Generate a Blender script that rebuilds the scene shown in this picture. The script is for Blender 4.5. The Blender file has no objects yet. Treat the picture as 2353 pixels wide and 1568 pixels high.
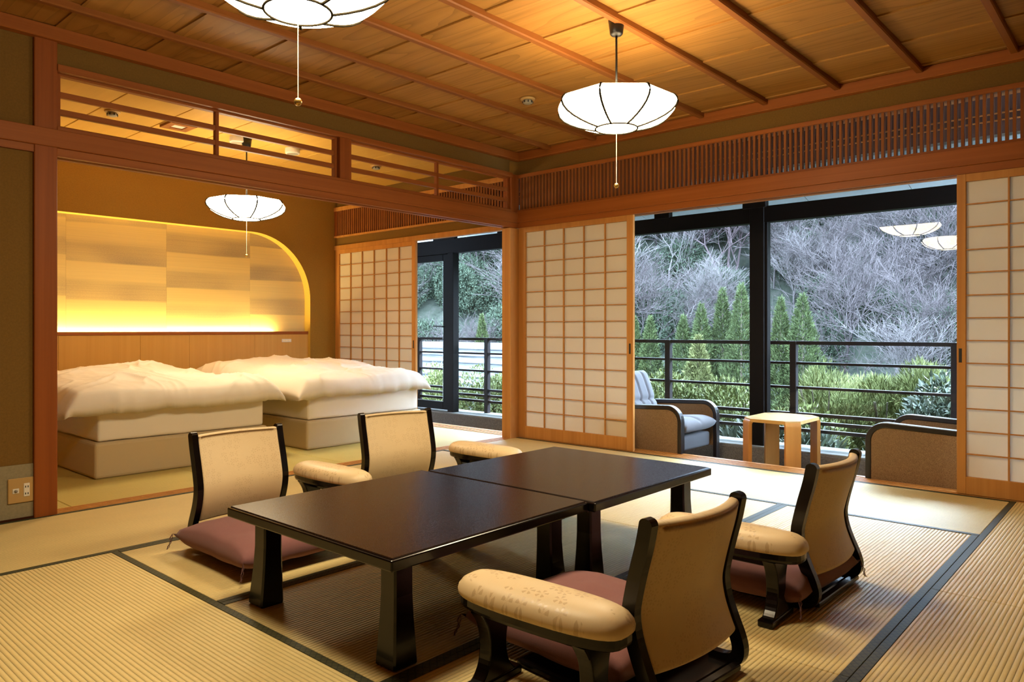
import bpy, bmesh, math, random
import numpy as np
from mathutils import Vector, Matrix, noise

S = bpy.context.scene
COL = S.collection
R = random.Random(7)
PI = math.pi

# ------------------------------------------------------------------ camera, sky, exposure
cam_data = bpy.data.cameras.new('camera')
cam_data.sensor_width = 36.0
cam_data.lens = 1691.0 / 2353.0 * 36.0
cam_data.shift_y = -26.5 / 2353.0
cam_data.clip_start = 0.05
cam_data.clip_end = 300
camera = bpy.data.objects.new('camera', cam_data)
COL.objects.link(camera)
camera.location = (-5.130, -4.488, 1.0)
camera.rotation_euler = (PI / 2, 0, math.radians(41.64) - PI / 2)
S.camera = camera

SKY = 60.0
world = bpy.data.worlds.new('overcast_sky')
S.world = world
world.use_nodes = True
wn = world.node_tree.nodes
wn['Background'].inputs[0].default_value = (0.56, 0.745, 1.0, 1)
wn['Background'].inputs[1].default_value = SKY

S.view_settings.view_transform = 'Standard'
S.view_settings.look = 'None'
S.view_settings.exposure = 0.0
S.view_settings.gamma = 1.0
S.view_settings.use_curve_mapping = False
S.cycles.use_denoising = True
S.cycles.max_bounces = 10
S.cycles.diffuse_bounces = 5
S.cycles.glossy_bounces = 4
S.cycles.transmission_bounces = 6
S.cycles.transparent_max_bounces = 12
S.cycles.caustics_reflective = False
S.cycles.caustics_refractive = False
S.cycles.sample_clamp_indirect = 6.0

LAMP = 52.0          # radiance of the paper lamp shades
COVE = 260.0          # radiance of the strip hidden behind the headboard shelf
WARM = (1.0, 0.83, 0.54)

# ------------------------------------------------------------------ materials
def lin(h):
    h = h.lstrip('#')
    v = [int(h[i:i + 2], 16) / 255 for i in (0, 2, 4)]
    return tuple(x / 12.92 if x <= .04045 else ((x + .055) / 1.055) ** 2.4 for x in v)

class NT:
    def __init__(self, name):
        self.m = bpy.data.materials.new(name)
        self.m.use_nodes = True
        self.t = self.m.node_tree
        self.b = self.t.nodes['Principled BSDF']
        self.out = self.t.nodes['Material Output']
    def n(self, typ, **kw):
        nd = self.t.nodes.new(typ)
        for k, v in kw.items():
            if k.startswith('i_'):
                nd.inputs[int(k[2:])].default_value = v
            else:
                setattr(nd, k, v)
        return nd
    def l(self, a, b):
        self.t.links.new(a, b)
    def set(self, col=None, rough=None, spec=None, **kw):
        if col is not None: self.b.inputs['Base Color'].default_value = (*col, 1)
        if rough is not None: self.b.inputs['Roughness'].default_value = rough
        if spec is not None: self.b.inputs['Specular IOR Level'].default_value = spec
        for k, v in kw.items(): self.b.inputs[k].default_value = v
    def coords(self, scale=(1, 1, 1), rnd=0.0, rot=(0, 0, 0)):
        tc = self.n('ShaderNodeTexCoord')
        src = tc.outputs['Object']
        if rnd:
            oi = self.n('ShaderNodeObjectInfo')
            mul = self.n('ShaderNodeMath', operation='MULTIPLY'); mul.inputs[1].default_value = rnd
            self.l(oi.outputs['Random'], mul.inputs[0])
            cb = self.n('ShaderNodeCombineXYZ')
            for k in range(3): self.l(mul.outputs[0], cb.inputs[k])
            ad = self.n('ShaderNodeVectorMath', operation='ADD')
            self.l(src, ad.inputs[0]); self.l(cb.outputs[0], ad.inputs[1]); src = ad.outputs[0]
        mp = self.n('ShaderNodeMapping')
        mp.inputs['Scale'].default_value = scale
        mp.inputs['Rotation'].default_value = rot
        self.l(src, mp.inputs['Vector'])
        return mp.outputs[0]
    def noise(self, vec, scale, detail=3, rough=.5, dist=0):
        nd = self.n('ShaderNodeTexNoise')
        nd.inputs['Scale'].default_value = scale
        nd.inputs['Detail'].default_value = detail
        nd.inputs['Roughness'].default_value = rough
        nd.inputs['Distortion'].default_value = dist
        self.l(vec, nd.inputs['Vector'])
        return nd.outputs[0]
    def ramp(self, fac, stops, interp='LINEAR'):
        r = self.n('ShaderNodeValToRGB')
        r.color_ramp.interpolation = interp
        e = r.color_ramp.elements
        while len(e) < len(stops): e.new(.5)
        for el, (p, c) in zip(e, stops):
            el.position = p; el.color = (*c, 1) if len(c) == 3 else c
        self.l(fac, r.inputs[0])
        return r.outputs[0]
    def math(self, op, a, b=None, c=None):
        nd = self.n('ShaderNodeMath', operation=op)
        for i, x in enumerate((a, b, c)):
            if x is None: continue
            if isinstance(x, (int, float)): nd.inputs[i].default_value = x
            else: self.l(x, nd.inputs[i])
        return nd.outputs[0]
    def mix(self, fac, a, b):
        nd = self.n('ShaderNodeMix', data_type='RGBA')
        if isinstance(fac, (int, float)): nd.inputs['Factor'].default_value = fac
        else: self.l(fac, nd.inputs['Factor'])
        for nm, x in (('A', a), ('B', b)):
            sock = [s for s in nd.inputs if s.name == nm and s.type == 'RGBA'][0]
            if isinstance(x, tuple): sock.default_value = (*x, 1)
            else: self.l(x, sock)
        return [s for s in nd.outputs if s.type == 'RGBA'][0]
    def bump(self, h, strength=.3, dist=.01):
        bp = self.n('ShaderNodeBump')
        bp.inputs['Strength'].default_value = strength
        bp.inputs['Distance'].default_value = dist
        self.l(h, bp.inputs['Height'])
        self.l(bp.outputs[0], self.b.inputs['Normal'])
    def base(self, sock): self.l(sock, self.b.inputs['Base Color'])

def plain(name, col, rough=.5, spec=.5, **kw):
    t = NT(name); t.set(col, rough, spec, **kw); return t.m

def wood(name, c1, c2, axis='x', rough=.5, scale=1.0, cathedral=False, contrast=1.0, spec=.18, var=.12):
    """straight-grained timber, the grain running along AXIS of the object"""
    t = NT(name); t.set(c1, rough, spec)
    a, b = .35 * scale, 22 * scale
    sc = {'x': (a, b, b), 'y': (b, a, b), 'z': (b, b, a)}[axis]
    v = t.coords(sc, rnd=9.0)
    f = t.noise(v, 1.0, 4, .6, .3)
    col = t.ramp(f, [(.5 - .22 / contrast, c2), (.5 + .22 / contrast, c1)])
    if cathedral:
        s2 = {'x': (.32, 4.5, 1), 'y': (4.5, .32, 1), 'z': (4.5, 4.5, .32)}[axis]
        v2 = t.coords(s2, rnd=23.0)
        big = t.noise(v2, 1.0, 1.5, .4, .2)
        rings = t.math('FRACT', t.math('MULTIPLY', big, 16.0))
        edge = t.math('POWER', rings, 4.0)
        col = t.mix(t.math('MULTIPLY', edge, .5), col, tuple(x * .5 for x in c2))
    oi = t.n('ShaderNodeObjectInfo')
    k = t.math('MULTIPLY_ADD', oi.outputs['Random'], var * 2, 1 - var)
    hsv = t.n('ShaderNodeHueSaturation')
    t.l(k, hsv.inputs['Value']); t.l(col, hsv.inputs['Color'])
    t.base(hsv.outputs[0])
    t.bump(f, .06, .003)
    return t.m

M = {}
M['post'] = wood('cedar_post', lin('#92501f'), lin('#7a3e16'), 'z', .5, var=.03)
M['beam_x'] = wood('cedar_beam_lengthwise', lin('#9a5826'), lin('#82471b'), 'x', .5, var=.03)
M['beam_y'] = wood('cedar_beam_crosswise', lin('#9a5826'), lin('#82471b'), 'y', .5, var=.03)
M['slat'] = wood('lattice_slat_wood', lin('#8f5628'), lin('#75411c'), 'z', .55, var=.08)
M['sash'] = wood('shoji_cypress', lin('#bf8748'), lin('#aa7238'), 'z', .5, var=.04)
M['board'] = wood('ceiling_board_cedar', lin('#aa7a3c'), lin('#96672c'), 'y', .55, .8, cathedral=True, contrast=.8, var=.05)
M['board2'] = wood('bedroom_ceiling_board', lin('#c09648'), lin('#b48a3c'), 'y', .55, .8, contrast=.6, var=.04)
M['batten'] = wood('ceiling_batten', lin('#8c5526'), lin('#7a461b'), 'x', .5, var=.04)
M['headboard'] = wood('headboard_veneer', lin('#c6984f'), lin('#b98a42'), 'z', .45, 1.0, contrast=.8, var=.04)
M['blond'] = wood('bentwood_beech', lin('#cba36a'), lin('#bf9558'), 'y', .3, 1.0, contrast=.7, var=.03)
M['blond_leg'] = wood('bentwood_leg', lin('#bd8340'), lin('#a97034'), 'z', .3, 1.0, contrast=.7, var=.03)

def plaster(name, c, amp=.12, rough=.95):
    t = NT(name); t.set(c, rough, .15)
    v = t.coords()
    f = t.noise(v, 90, 4, .7)
    g = t.noise(v, 3, 2, .5)
    col = t.ramp(f, [(.3, tuple(x * (1 - amp) for x in c)), (.7, tuple(x * (1 + amp) for x in c))])
    col2 = t.mix(t.math('MULTIPLY', g, .2), col, tuple(x * .8 for x in c))
    t.base(col2); t.bump(f, .15, .002)
    return t.m
M['wall'] = plaster('sand_plaster', lin('#725527'))
M['wall_bed'] = plaster('ochre_plaster', lin('#8f692a'))
M['niche_edge'] = plaster('lit_plaster', lin('#c9a950'))  # niche reveal paler than its wall, the lit look put into the colour
M['skirt'] = plaster('grey_skirt_paper', lin('#8c8166'))
M['granite'] = plaster('granite_kerb', lin('#6f6a63'), .4)
M['granite_top'] = plaster('granite_ledge', lin('#7f7e79'), .15)
M['veranda'] = plaster('veranda_carpet', lin('#3a3835'), .3)
M['soffit'] = plaster('eave_board', lin('#8b8f90'), .03)
M['darkbrown'] = plain('dark_header_paint', lin('#3a2015'), .5, .3)
M['alu'] = plain('bronze_aluminium', lin('#100b08'), .6, .12)
M['rail'] = plain('rail_paint', lin('#2a2425'), .5, .2)
M['black_metal'] = plain('black_metal', lin('#101010'), .4)
M['lacquer'] = plain('black_lacquer', lin('#0a0504'), .22, .32, **{'Coat Weight': .15, 'Coat Roughness': .08})
M['white_plastic'] = plain('white_plastic', lin('#d9d2c4'), .4)
M['ivory'] = plain('ivory_plate', lin('#b08d55'), .5)
M['grey_metal'] = plain('grey_metal', lin('#8b8577'), .4)
M['slot'] = plain('slot_dark', lin('#1b1712'), .6)
M['joint'] = plain('dark_joint', lin('#3a1c0b'), .9, .1)  # dark brown for the backing slabs and the skirt strip
M['rib'] = plain('lamp_rib', (.02, .016, .01), 1.0, 0.0)
M['brass'] = plain('brass_ball', lin('#c9a35a'), .25, .5, Metallic=.9)
M['cord'] = plain('pull_cord_white', lin('#e8d9b8'), .7)

# table top: satin lacquer with a fine sparkle
t = NT('satin_lacquer_top'); t.set(lin('#170b06'), .2, .5)
v = t.coords((.6, 14, 14)); f = t.noise(v, 1, 3)
t.base(t.ramp(f, [(.3, lin('#150a06')), (.7, lin('#1d0f08'))]))
f2 = t.noise(t.coords(), 900, 2)
t.l(t.math('MULTIPLY_ADD', f2, .14, .19), t.b.inputs['Roughness'])
M['top'] = t.m

def tatami(name, c, rib=.0155, sheen=.36, ridge=.75):
    """rush mat: ribs along local x, rushes across"""
    t = NT(name); t.set(c, .5, sheen)
    tc = t.n('ShaderNodeTexCoord')
    sx = t.n('ShaderNodeSeparateXYZ'); t.l(tc.outputs['Object'], sx.inputs[0])
    s = t.math('SINE', t.math('MULTIPLY', sx.outputs[1], 2 * PI / rib))
    h = t.math('POWER', t.math('ABSOLUTE', t.math('SINE', t.math('MULTIPLY', sx.outputs[1], PI / rib))), .5)
    rush = t.noise(t.coords((420, 22, 1), rnd=5), 1, 2)
    blot = t.noise(t.coords((1.2, 2.5, 1), rnd=7), 2.0, 3)
    k = t.math('MULTIPLY_ADD', h, .28, .78)  # shade in the grooves between the ribs put into the colour
    k = t.math('MULTIPLY', k, t.math('MULTIPLY_ADD', rush, .22, .89))
    k = t.math('MULTIPLY', k, t.math('MULTIPLY_ADD', blot, .2, .9))
    oi = t.n('ShaderNodeObjectInfo')
    k = t.math('MULTIPLY', k, t.math('MULTIPLY_ADD', oi.outputs['Random'], .08, .96))
    hsv = t.n('ShaderNodeHueSaturation'); hsv.inputs['Color'].default_value = (*c, 1)
    t.l(k, hsv.inputs['Value']); t.base(hsv.outputs[0])
    hh = t.math('ADD', h, t.math('MULTIPLY', rush, .25))
    t.bump(hh, ridge, .004)
    return t.m
M['tatami'] = tatami('tatami_rush', lin('#cdb67c'))
M['tatami_green'] = tatami('tatami_rush_fresh', lin('#bdaa62'), ridge=.15)

t = NT('tatami_border_cloth'); t.set(lin('#33341f'), .6, .4)
v = t.coords((1, 1, 1), rot=(0, 0, PI / 4))
sx = t.n('ShaderNodeSeparateXYZ'); t.l(v, sx.inputs[0])
g1 = t.math('ABSOLUTE', t.math('SINE', t.math('MULTIPLY', sx.outputs[0], PI / .02)))
g2 = t.math('ABSOLUTE', t.math('SINE', t.math('MULTIPLY', sx.outputs[1], PI / .02)))
g = t.math('LESS_THAN', t.math('MINIMUM', g1, g2), .28)
t.base(t.mix(g, lin('#3c3b1f'), lin('#232414')))
M['border'] = t.m

def brocade(name, c, plane='xy', scale=6.6, amount=.42):
    """woven silk with scattered five-petal blossoms, a shade darker"""
    t = NT(name); t.set(c, .42, .45)
    tc = t.n('ShaderNodeTexCoord')
    sx = t.n('ShaderNodeSeparateXYZ'); t.l(tc.outputs['Object'], sx.inputs[0])
    cb = t.n('ShaderNodeCombineXYZ')
    t.l(sx.outputs[0], cb.inputs[0]); t.l(sx.outputs[1 if plane == 'xy' else 2], cb.inputs[1])
    masks = []
    for sc, off in ((scale * 3.2, 0.0), (scale * 3.2, .37)):
        mp = t.n('ShaderNodeMapping'); mp.inputs['Scale'].default_value = (sc, sc, 1); mp.inputs['Location'].default_value = (off, off * 2.1, 0)
        t.l(cb.outputs[0], mp.inputs['Vector'])
        vo = t.n('ShaderNodeTexVoronoi', voronoi_dimensions='2D'); vo.inputs['Scale'].default_value = 1; vo.inputs['Randomness'].default_value = .55
        t.l(mp.outputs[0], vo.inputs['Vector'])
        sub = t.n('ShaderNodeVectorMath', operation='SUBTRACT'); t.l(mp.outputs[0], sub.inputs[0]); t.l(vo.outputs['Position'], sub.inputs[1])
        s2 = t.n('ShaderNodeSeparateXYZ'); t.l(sub.outputs[0], s2.inputs[0])
        ang = t.math('ARCTAN2', s2.outputs[1], s2.outputs[0])
        r = t.math('SQRT', t.math('ADD', t.math('MULTIPLY', s2.outputs[0], s2.outputs[0]), t.math('MULTIPLY', s2.outputs[1], s2.outputs[1])))
        pet = t.math('GREATER_THAN', t.math('COSINE', t.math('MULTIPLY', ang, 5.0)), .1)
        ring = t.math('MULTIPLY', t.math('GREATER_THAN', r, .16), t.math('LESS_THAN', r, .4))
        stem_ = t.math('MULTIPLY', t.math('GREATER_THAN', t.math('COSINE', t.math('MULTIPLY', ang, 5.0)), .9), t.math('LESS_THAN', r, .2))
        masks.append(t.math('MAXIMUM', t.math('MULTIPLY', pet, ring), stem_))
        break
    m = masks[0]
    big = t.noise(cb.outputs[0], 7.0, 2)
    m = t.math('MULTIPLY', m, t.math('GREATER_THAN', big, .47))
    weave = t.noise(t.coords((60, 900, 60)), 1, 1)
    m2 = t.math('MULTIPLY_ADD', m, amount, t.math('MULTIPLY', weave, .12))
    t.base(t.mix(m2, c, (c[0] * .55, c[1] * .42, c[2] * .32)))
    t.l(t.math('MULTIPLY_ADD', m, -.12, .48), t.b.inputs['Roughness'])
    return t.m
M['silk_arm'] = brocade('gold_brocade_pad', lin('#dcc49a'), 'xy')
M['silk_back'] = brocade('gold_brocade_back', lin('#dcc49a'), 'xz', 11.0, .22)

def cloth(name, c, scale=400, amp=.15, rough=.9, bump=.2):
    t = NT(name); t.set(c, rough, .2)
    f = t.noise(t.coords(), scale, 2, .6)
    t.base(t.ramp(f, [(.3, tuple(x * (1 - amp) for x in c)), (.7, tuple(min(1, x * (1 + amp)) for x in c))]))
    t.bump(f, bump, .002)
    t.b.inputs['Sheen Weight'].default_value = .15
    return t.m
M['mauve'] = cloth('mauve_crepe', lin('#7f5452'), 600, .1)
M['sheet'] = cloth('white_cotton', lin('#e6dccb'), 700, .02, .85, .05)
M['duvet'] = cloth('white_duvet_cotton', lin('#ebe2d3'), 700, .02, .8, .05)
M['bedbase'] = cloth('beige_leatherette', lin('#c0ac86'), 900, .05, .6, .1)
M['greycloth'] = cloth('grey_wool_upholstery', lin('#6c6a6c'), 900, .12)
# tweed side panels
t = NT('brown_tweed'); t.set(lin('#86694a'), .9, .15)
f1 = t.noise(t.coords((1, 700, 260)), 1, 2); f2 = t.noise(t.coords((1, 260, 700)), 1, 2)
f = t.math('MULTIPLY_ADD', f1, .5, t.math('MULTIPLY', f2, .5))
t.base(t.ramp(f, [(.35, lin('#5a452f')), (.5, lin('#80644a')), (.65, lin('#a08560'))]))
M['tweed'] = t.m
M['blackwood'] = plain('dark_stained_frame', lin('#1d1411'), .35, .45)
M['tassel'] = plain('tassel_thread', lin('#6a4644'), .8)

# washi paper: half of the light passes
t = NT('washi_paper')
df = t.n('ShaderNodeBsdfDiffuse'); df.inputs[0].default_value = (*lin('#efe2cc'), 1)
tl = t.n('ShaderNodeBsdfTranslucent'); tl.inputs[0].default_value = (*lin('#efe6d8'), 1)
mx = t.n('ShaderNodeMixShader'); mx.inputs[0].default_value = .44
t.l(df.outputs[0], mx.inputs[1]); t.l(tl.outputs[0], mx.inputs[2]); t.l(mx.outputs[0], t.out.inputs[0])
M['washi'] = t.m

# window glass: clear, mirror-like by its angle, the same from both faces
t = NT('window_glass')
lw = t.n('ShaderNodeLayerWeight'); lw.inputs[0].default_value = .5
fac = t.math('MULTIPLY_ADD', t.math('POWER', lw.outputs['Facing'], 5.0), .96, .014)
tr = t.n('ShaderNodeBsdfTransparent'); tr.inputs[0].default_value = (.96, .98, .975, 1)
gl = t.n('ShaderNodeBsdfGlossy'); gl.inputs['Roughness'].default_value = 0.0
mx = t.n('ShaderNodeMixShader')
t.l(fac, mx.inputs[0]); t.l(tr.outputs[0], mx.inputs[1]); t.l(gl.outputs[0], mx.inputs[2]); t.l(mx.outputs[0], t.out.inputs[0])
M['glass'] = t.m

def emitter(name, col, strength):
    t = NT(name); t.set((.8, .75, .65), .6)
    t.b.inputs['Emission Color'].default_value = (*col, 1)
    t.b.inputs['Emission Strength'].default_value = strength
    return t.m
M['shade'] = emitter('lit_lamp_cloth', WARM, LAMP)
M['strip'] = emitter('cove_light_strip', (1.0, .74, .28), COVE)

# painted wall panels: gold ground with bands of grey brushwork
t = NT('gold_leaf_brushwork'); t.set(lin('#c8a560'), .6, .3)
tc = t.n('ShaderNodeTexCoord')
oi = t.n('ShaderNodeObjectInfo')
sx = t.n('ShaderNodeSeparateXYZ'); t.l(tc.outputs['Object'], sx.inputs[0])
zz = t.math('ADD', t.math('MULTIPLY', sx.outputs[2], 5.0), t.math('MULTIPLY', oi.outputs['Random'], 17.0))
wob = t.noise(t.coords((.5, 1, 9), rnd=11), 1, 2)
band = t.math('FRACT', t.math('MULTIPLY_ADD', wob, .25, t.math('MULTIPLY', zz, .55)))
fade = t.noise(t.coords((1.6, 1, 2.5), rnd=19), 1, 1)
streak = t.noise(t.coords((1.2, 1, 120), rnd=3), 1, 2)
speck = t.noise(t.coords((90, 1, 130)), 1, 3)
wash = t.ramp(band, [(0.0, (0, 0, 0)), (.04, (1, 1, 1)), (.45, (.75, .75, .75)), (.6, (.1, .1, .1)), (1.0, (0, 0, 0))])
k = t.math('MULTIPLY', wash, t.math('MULTIPLY_ADD', fade, 1.3, -.05))
k = t.math('MULTIPLY', k, t.math('MULTIPLY_ADD', speck, .9, .45))
k = t.math('ADD', t.math('MULTIPLY', k, .85), t.math('MULTIPLY_ADD', streak, .3, -.12))
t.base(t.mix(k, lin('#dbc07c'), lin('#84725f')))
M['brush'] = t.m

def leafmat(name, c, var=.35, rough=.55, spec=.35, trans=True):
    t = NT(name); t.set(c, rough, spec)
    f = t.noise(t.coords(), 6, 3)
    f2 = t.noise(t.coords(), 60, 1)
    k = t.math('MULTIPLY_ADD', f, .9, t.math('MULTIPLY', f2, .7))
    col = t.ramp(k, [(.4, tuple(x * (1 - var) for x in c)), (1.1, tuple(min(1, x * (1 + var * 1.6)) for x in c))])
    t.base(col)
    return t.m
M['hedge'] = leafmat('hedge_leaf', lin('#4a4f2a'), .5, .55, .22)
M['hedge_dark'] = leafmat('dark_leaf', lin('#333a2c'), .45, .5, .28)
M['cypress'] = leafmat('cypress_leaf', lin('#272e18'), .45, .7, .1)
M['cypress_light'] = leafmat('golden_cypress_leaf', lin('#46482a'), .35, .7, .1)
M['feather'] = leafmat('feathery_leaf', lin('#464a29'), .45, .7, .1)
M['evergreen'] = leafmat('hill_evergreen', lin('#272e24'), .45, .8, .08)
M['twig'] = plain('winter_twig', lin('#3a3434'), .9, .1)
M['twig_pink'] = plain('winter_twig_pink', lin('#403637'), .9, .1)
M['twig_pale'] = plain('winter_twig_pale', lin('#4a4544'), .9, .1)
M['bark'] = plain('bark', lin('#4a4139'), .9, .1)
t = NT('forest_floor'); t.set(lin('#3b4038'), 1, .1)
f = t.noise(t.coords(), 2.5, 6, .75)
t.base(t.ramp(f, [(.35, lin('#171a18')), (.5, lin('#262a23')), (.7, lin('#34332f'))]))
M['hill'] = t.m
M['siding'] = plain('white_siding', lin('#b8bcc2'), .6, .2)
t = NT('weathered_siding'); t.set(lin('#aeb2b8'), .7, .2)
f = t.noise(t.coords((.7, .7, 30), rnd=8), 2, 4, .7)
t.base(t.ramp(f, [(.35, lin('#202224')), (.5, lin('#3f4144')), (.7, lin('#505153'))]))
M['siding'] = t.m

# ------------------------------------------------------------------ mesh helpers
class MB:
    def __init__(self): self.v, self.f, self.smooth = [], [], False
    def add(self, vs, fs):
        o = len(self.v); self.v += [tuple(p) for p in vs]; self.f += [tuple(i + o for i in q) for q in fs]
    def box(self, x0, x1, y0, y1, z0, z1):
        self.add([(x0, y0, z0), (x1, y0, z0), (x1, y1, z0), (x0, y1, z0), (x0, y0, z1), (x1, y0, z1), (x1, y1, z1), (x0, y1, z1)],
                 [(0, 3, 2, 1), (4, 5, 6, 7), (0, 1, 5, 4), (1, 2, 6, 5), (2, 3, 7, 6), (3, 0, 4, 7)])
        return self
    def cbox(self, x0, x1, y0, y1, z0, z1, c=.004, seg=1):
        bm = bmesh.new()
        bmesh.ops.create_cube(bm, size=1)
        for w in bm.verts:
            w.co = Vector(((x0 + x1) / 2 + w.co.x * (x1 - x0), (y0 + y1) / 2 + w.co.y * (y1 - y0), (z0 + z1) / 2 + w.co.z * (z1 - z0)))
        bmesh.ops.bevel(bm, geom=bm.edges[:], offset=c, segments=seg, profile=.5, affect='EDGES')
        bm.verts.index_update()
        self.add([w.co for w in bm.verts], [[w.index for w in fc.verts] for fc in bm.faces])
        bm.free(); return self
    def prism(self, prof, a0, a1, axis='x', closed=True):
        """extrude the closed 2-D profile along AXIS; profile (u,v) = the other two axes in order"""
        n = len(prof)
        def P(a, u, w): return {'x': (a, u, w), 'y': (u, a, w), 'z': (u, w, a)}[axis]
        vs = [P(a0, u, w) for u, w in prof] + [P(a1, u, w) for u, w in prof]
        fs = [(i, (i + 1) % n, n + (i + 1) % n, n + i) for i in range(n)]
        fs += [tuple(range(n))[::-1], tuple(range(n, 2 * n))]
        self.add(vs, fs); return self
    def strip(self, pl, pr, a0, a1, axis='x'):
        """extrude a ribbon given by its two edges (lists of (u,v)) along AXIS: quads only, good for bent profiles"""
        n = len(pl)
        def P(a, q): return {'x': (a, q[0], q[1]), 'y': (q[0], a, q[1])}[axis]
        vs = []
        for i in range(n): vs += [P(a0, pl[i]), P(a1, pl[i]), P(a1, pr[i]), P(a0, pr[i])]
        fs = []
        for i in range(n - 1):
            a, b = 4 * i, 4 * (i + 1)
            for k in range(4):
                k2 = (k + 1) % 4
                fs.append((a + k, a + k2, b + k2, b + k))
        fs += [(3, 2, 1, 0), (4 * n - 4, 4 * n - 3, 4 * n - 2, 4 * n - 1)]
        self.add(vs, fs); return self
    def tube(self, pts, r, seg=6, r2=None, cap=True):
        pts = [Vector(p) for p in pts]; n = len(pts)
        vs, fs = [], []
        up = Vector((0, 0, 1))
        for i, p in enumerate(pts):
            d = (pts[min(i + 1, n - 1)] - pts[max(i - 1, 0)]).normalized()
            a = d.cross(up)
            if a.length < 1e-3: a = d.cross(Vector((1, 0, 0)))
            a.normalize(); b = d.cross(a)
            rr = r if r2 is None else r + (r2 - r) * i / (n - 1)
            for k in range(seg):
                t_ = 2 * PI * k / seg
                vs.append(p + (a * math.cos(t_) + b * math.sin(t_)) * rr)
        for i in range(n - 1):
            for k in range(seg):
                k2 = (k + 1) % seg
                fs.append((i * seg + k, (i + 1) * seg + k, (i + 1) * seg + k2, i * seg + k2))
        if cap: fs += [tuple(range(seg)), tuple(range((n - 1) * seg, n * seg))[::-1]]
        self.add(vs, fs); return self
    def lathe(self, prof, seg=24, c=(0, 0, 0), rmod=None):
        n = len(prof); vs, fs = [], []
        for r, z in prof:
            for k in range(seg):
                a = 2 * PI * k / seg
                m = rmod(a, r, z) if rmod else 1.0
                vs.append((c[0] + r * m * math.cos(a), c[1] + r * m * math.sin(a), c[2] + z))
        for i in range(n - 1):
            for k in range(seg):
                k2 = (k + 1) % seg
                fs.append((i * seg + k, i * seg + k2, (i + 1) * seg + k2, (i + 1) * seg + k))
        if prof[0][0] > 0 : fs.append(tuple(range(seg))[::-1])
        self.add(vs, fs); self.smooth = True; return self
    def ball(self, c, r, seg=12):
        prof = [(max(1e-4, r * math.sin(PI * i / 8)), -r * math.cos(PI * i / 8)) for i in range(9)]
        return self.lathe(prof, seg, c)
    def mesh(self, name, mat=None, smooth=None):
        me = bpy.data.meshes.new(name)
        me.from_pydata(self.v, [], self.f); me.update()
        if mat is not None: me.materials.append(mat)
        if smooth if smooth is not None else self.smooth: me.shade_smooth()
        return me
    def build(self, name, mat, parent=None, smooth=None, loc=None, rz=0):
        return put(name, self.mesh(name, mat, smooth), parent, loc, rz)

def put(name, me, parent=None, loc=None, rz=0):
    o = bpy.data.objects.new(name, me); COL.objects.link(o)
    if parent is not None: o.parent = parent
    if loc is not None: o.location = loc
    if rz: o.rotation_euler = (0, 0, rz)
    return o

def thing(name, label, cat, loc=(0, 0, 0), rz=0, group=None):
    o = bpy.data.objects.new(name, None); COL.objects.link(o)
    o.location = loc; o.rotation_euler = (0, 0, rz); o.empty_display_size = .1
    return tag(o, label, cat, group)

def tag(o, label, cat, group=None, kind=None):
    o['label'] = label; o['category'] = cat
    if group: o['group'] = group
    if kind: o['kind'] = kind
    return o

def struct(o):
    o['kind'] = 'structure'; return o

def stuff(o):
    o['kind'] = 'stuff'; return o

def dup(root, loc, rz, label, group=None):
    r = root.copy(); COL.objects.link(r); r.location = loc; r.rotation_euler = (0, 0, rz); r['label'] = label
    if group: r['group'] = group
    for ch in list(root.children):
        c = ch.copy(); COL.objects.link(c); c.parent = r
        for g in list(ch.children):
            d = g.copy(); COL.objects.link(d); d.parent = c
    return r

B = lambda *a: MB().box(*a)
CB = lambda *a, **k: MB().cbox(*a, **k)

XMIN, YMIN = -7.65, -5.75        # far ends of the main room (behind the camera)
HB = 2.89                        # bedroom head wall
# ------------------------------------------------------------------ floor
floor = struct(B(XMIN, 0.01, YMIN, 0, -.10, -.055).build('floor', M['joint']))
def mat_(cx, cy, along, L, W, two=True, m='tatami', floor=floor, one=None):
    """one tatami mat; local x runs along its length"""
    rz = 0 if along == 'x' else PI / 2
    bw = .03
    h = .0
    o = put('tatami_mat', CB(-L / 2 + .001, L / 2 - .001, -W / 2 + .001, W / 2 - .001, -.055, 0, c=.003).mesh('tatami_mat', M[m]), floor, (cx, cy, 0), rz)
    if m == 'tatami':
        for s in (-1, 1):
            if one is not None and s != one: continue
            y0, y1 = sorted((s * (W / 2 - .0008), s * (W / 2 - bw)))
            put('border', CB(-L / 2 + .001, L / 2 - .001, y0, y1, -.004, .0022, c=.0012).mesh('border', M['border']), o)
    return o
W = .953
Y = [0, -.953, -1.906, -2.852, -3.81, -4.76, -5.75]
# row by the bedroom sill, borders on both long sides
for x0, x1 in ((-7.65, -6.69), (-6.69, -4.78), (-4.78, -2.87), (-2.87, -.97)): mat_((x0 + x1) / 2, (Y[0] + Y[1]) / 2, 'x', x1 - x0, W)
# column along the window sill
for y0, y1 in ((-1.906, 0), (-3.81, -1.906)): mat_(-.485, (y0 + y1) / 2, 'y', y1 - y0, .965)
# middle rows
for i in (1, 2, 3):
    cut = -2.91 if i == 3 else -1.92
    for x0, x1 in ((-3.83, cut), (cut, -.97)): mat_((x0 + x1) / 2, (Y[i] + Y[i + 1]) / 2, 'x', x1 - x0, Y[i] - Y[i + 1])
# left columns, then the rows along the right
for x0 in (-4.785, -5.74, -6.695, -7.65):
    mat_(x0 + .4775, (Y[1] + Y[3]) / 2, 'y', 1.899, .955)
for i in (3, 4, 5):
    e = [0.0, -1.94, -3.83, -5.74, -7.65] if i != 3 else [-3.83, -5.74, -7.65]
    for x1, x0 in zip(e, e[1:]): mat_((x0 + x1) / 2, (Y[i] + Y[i + 1]) / 2, 'x', x1 - x0, Y[i] - Y[i + 1])
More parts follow.
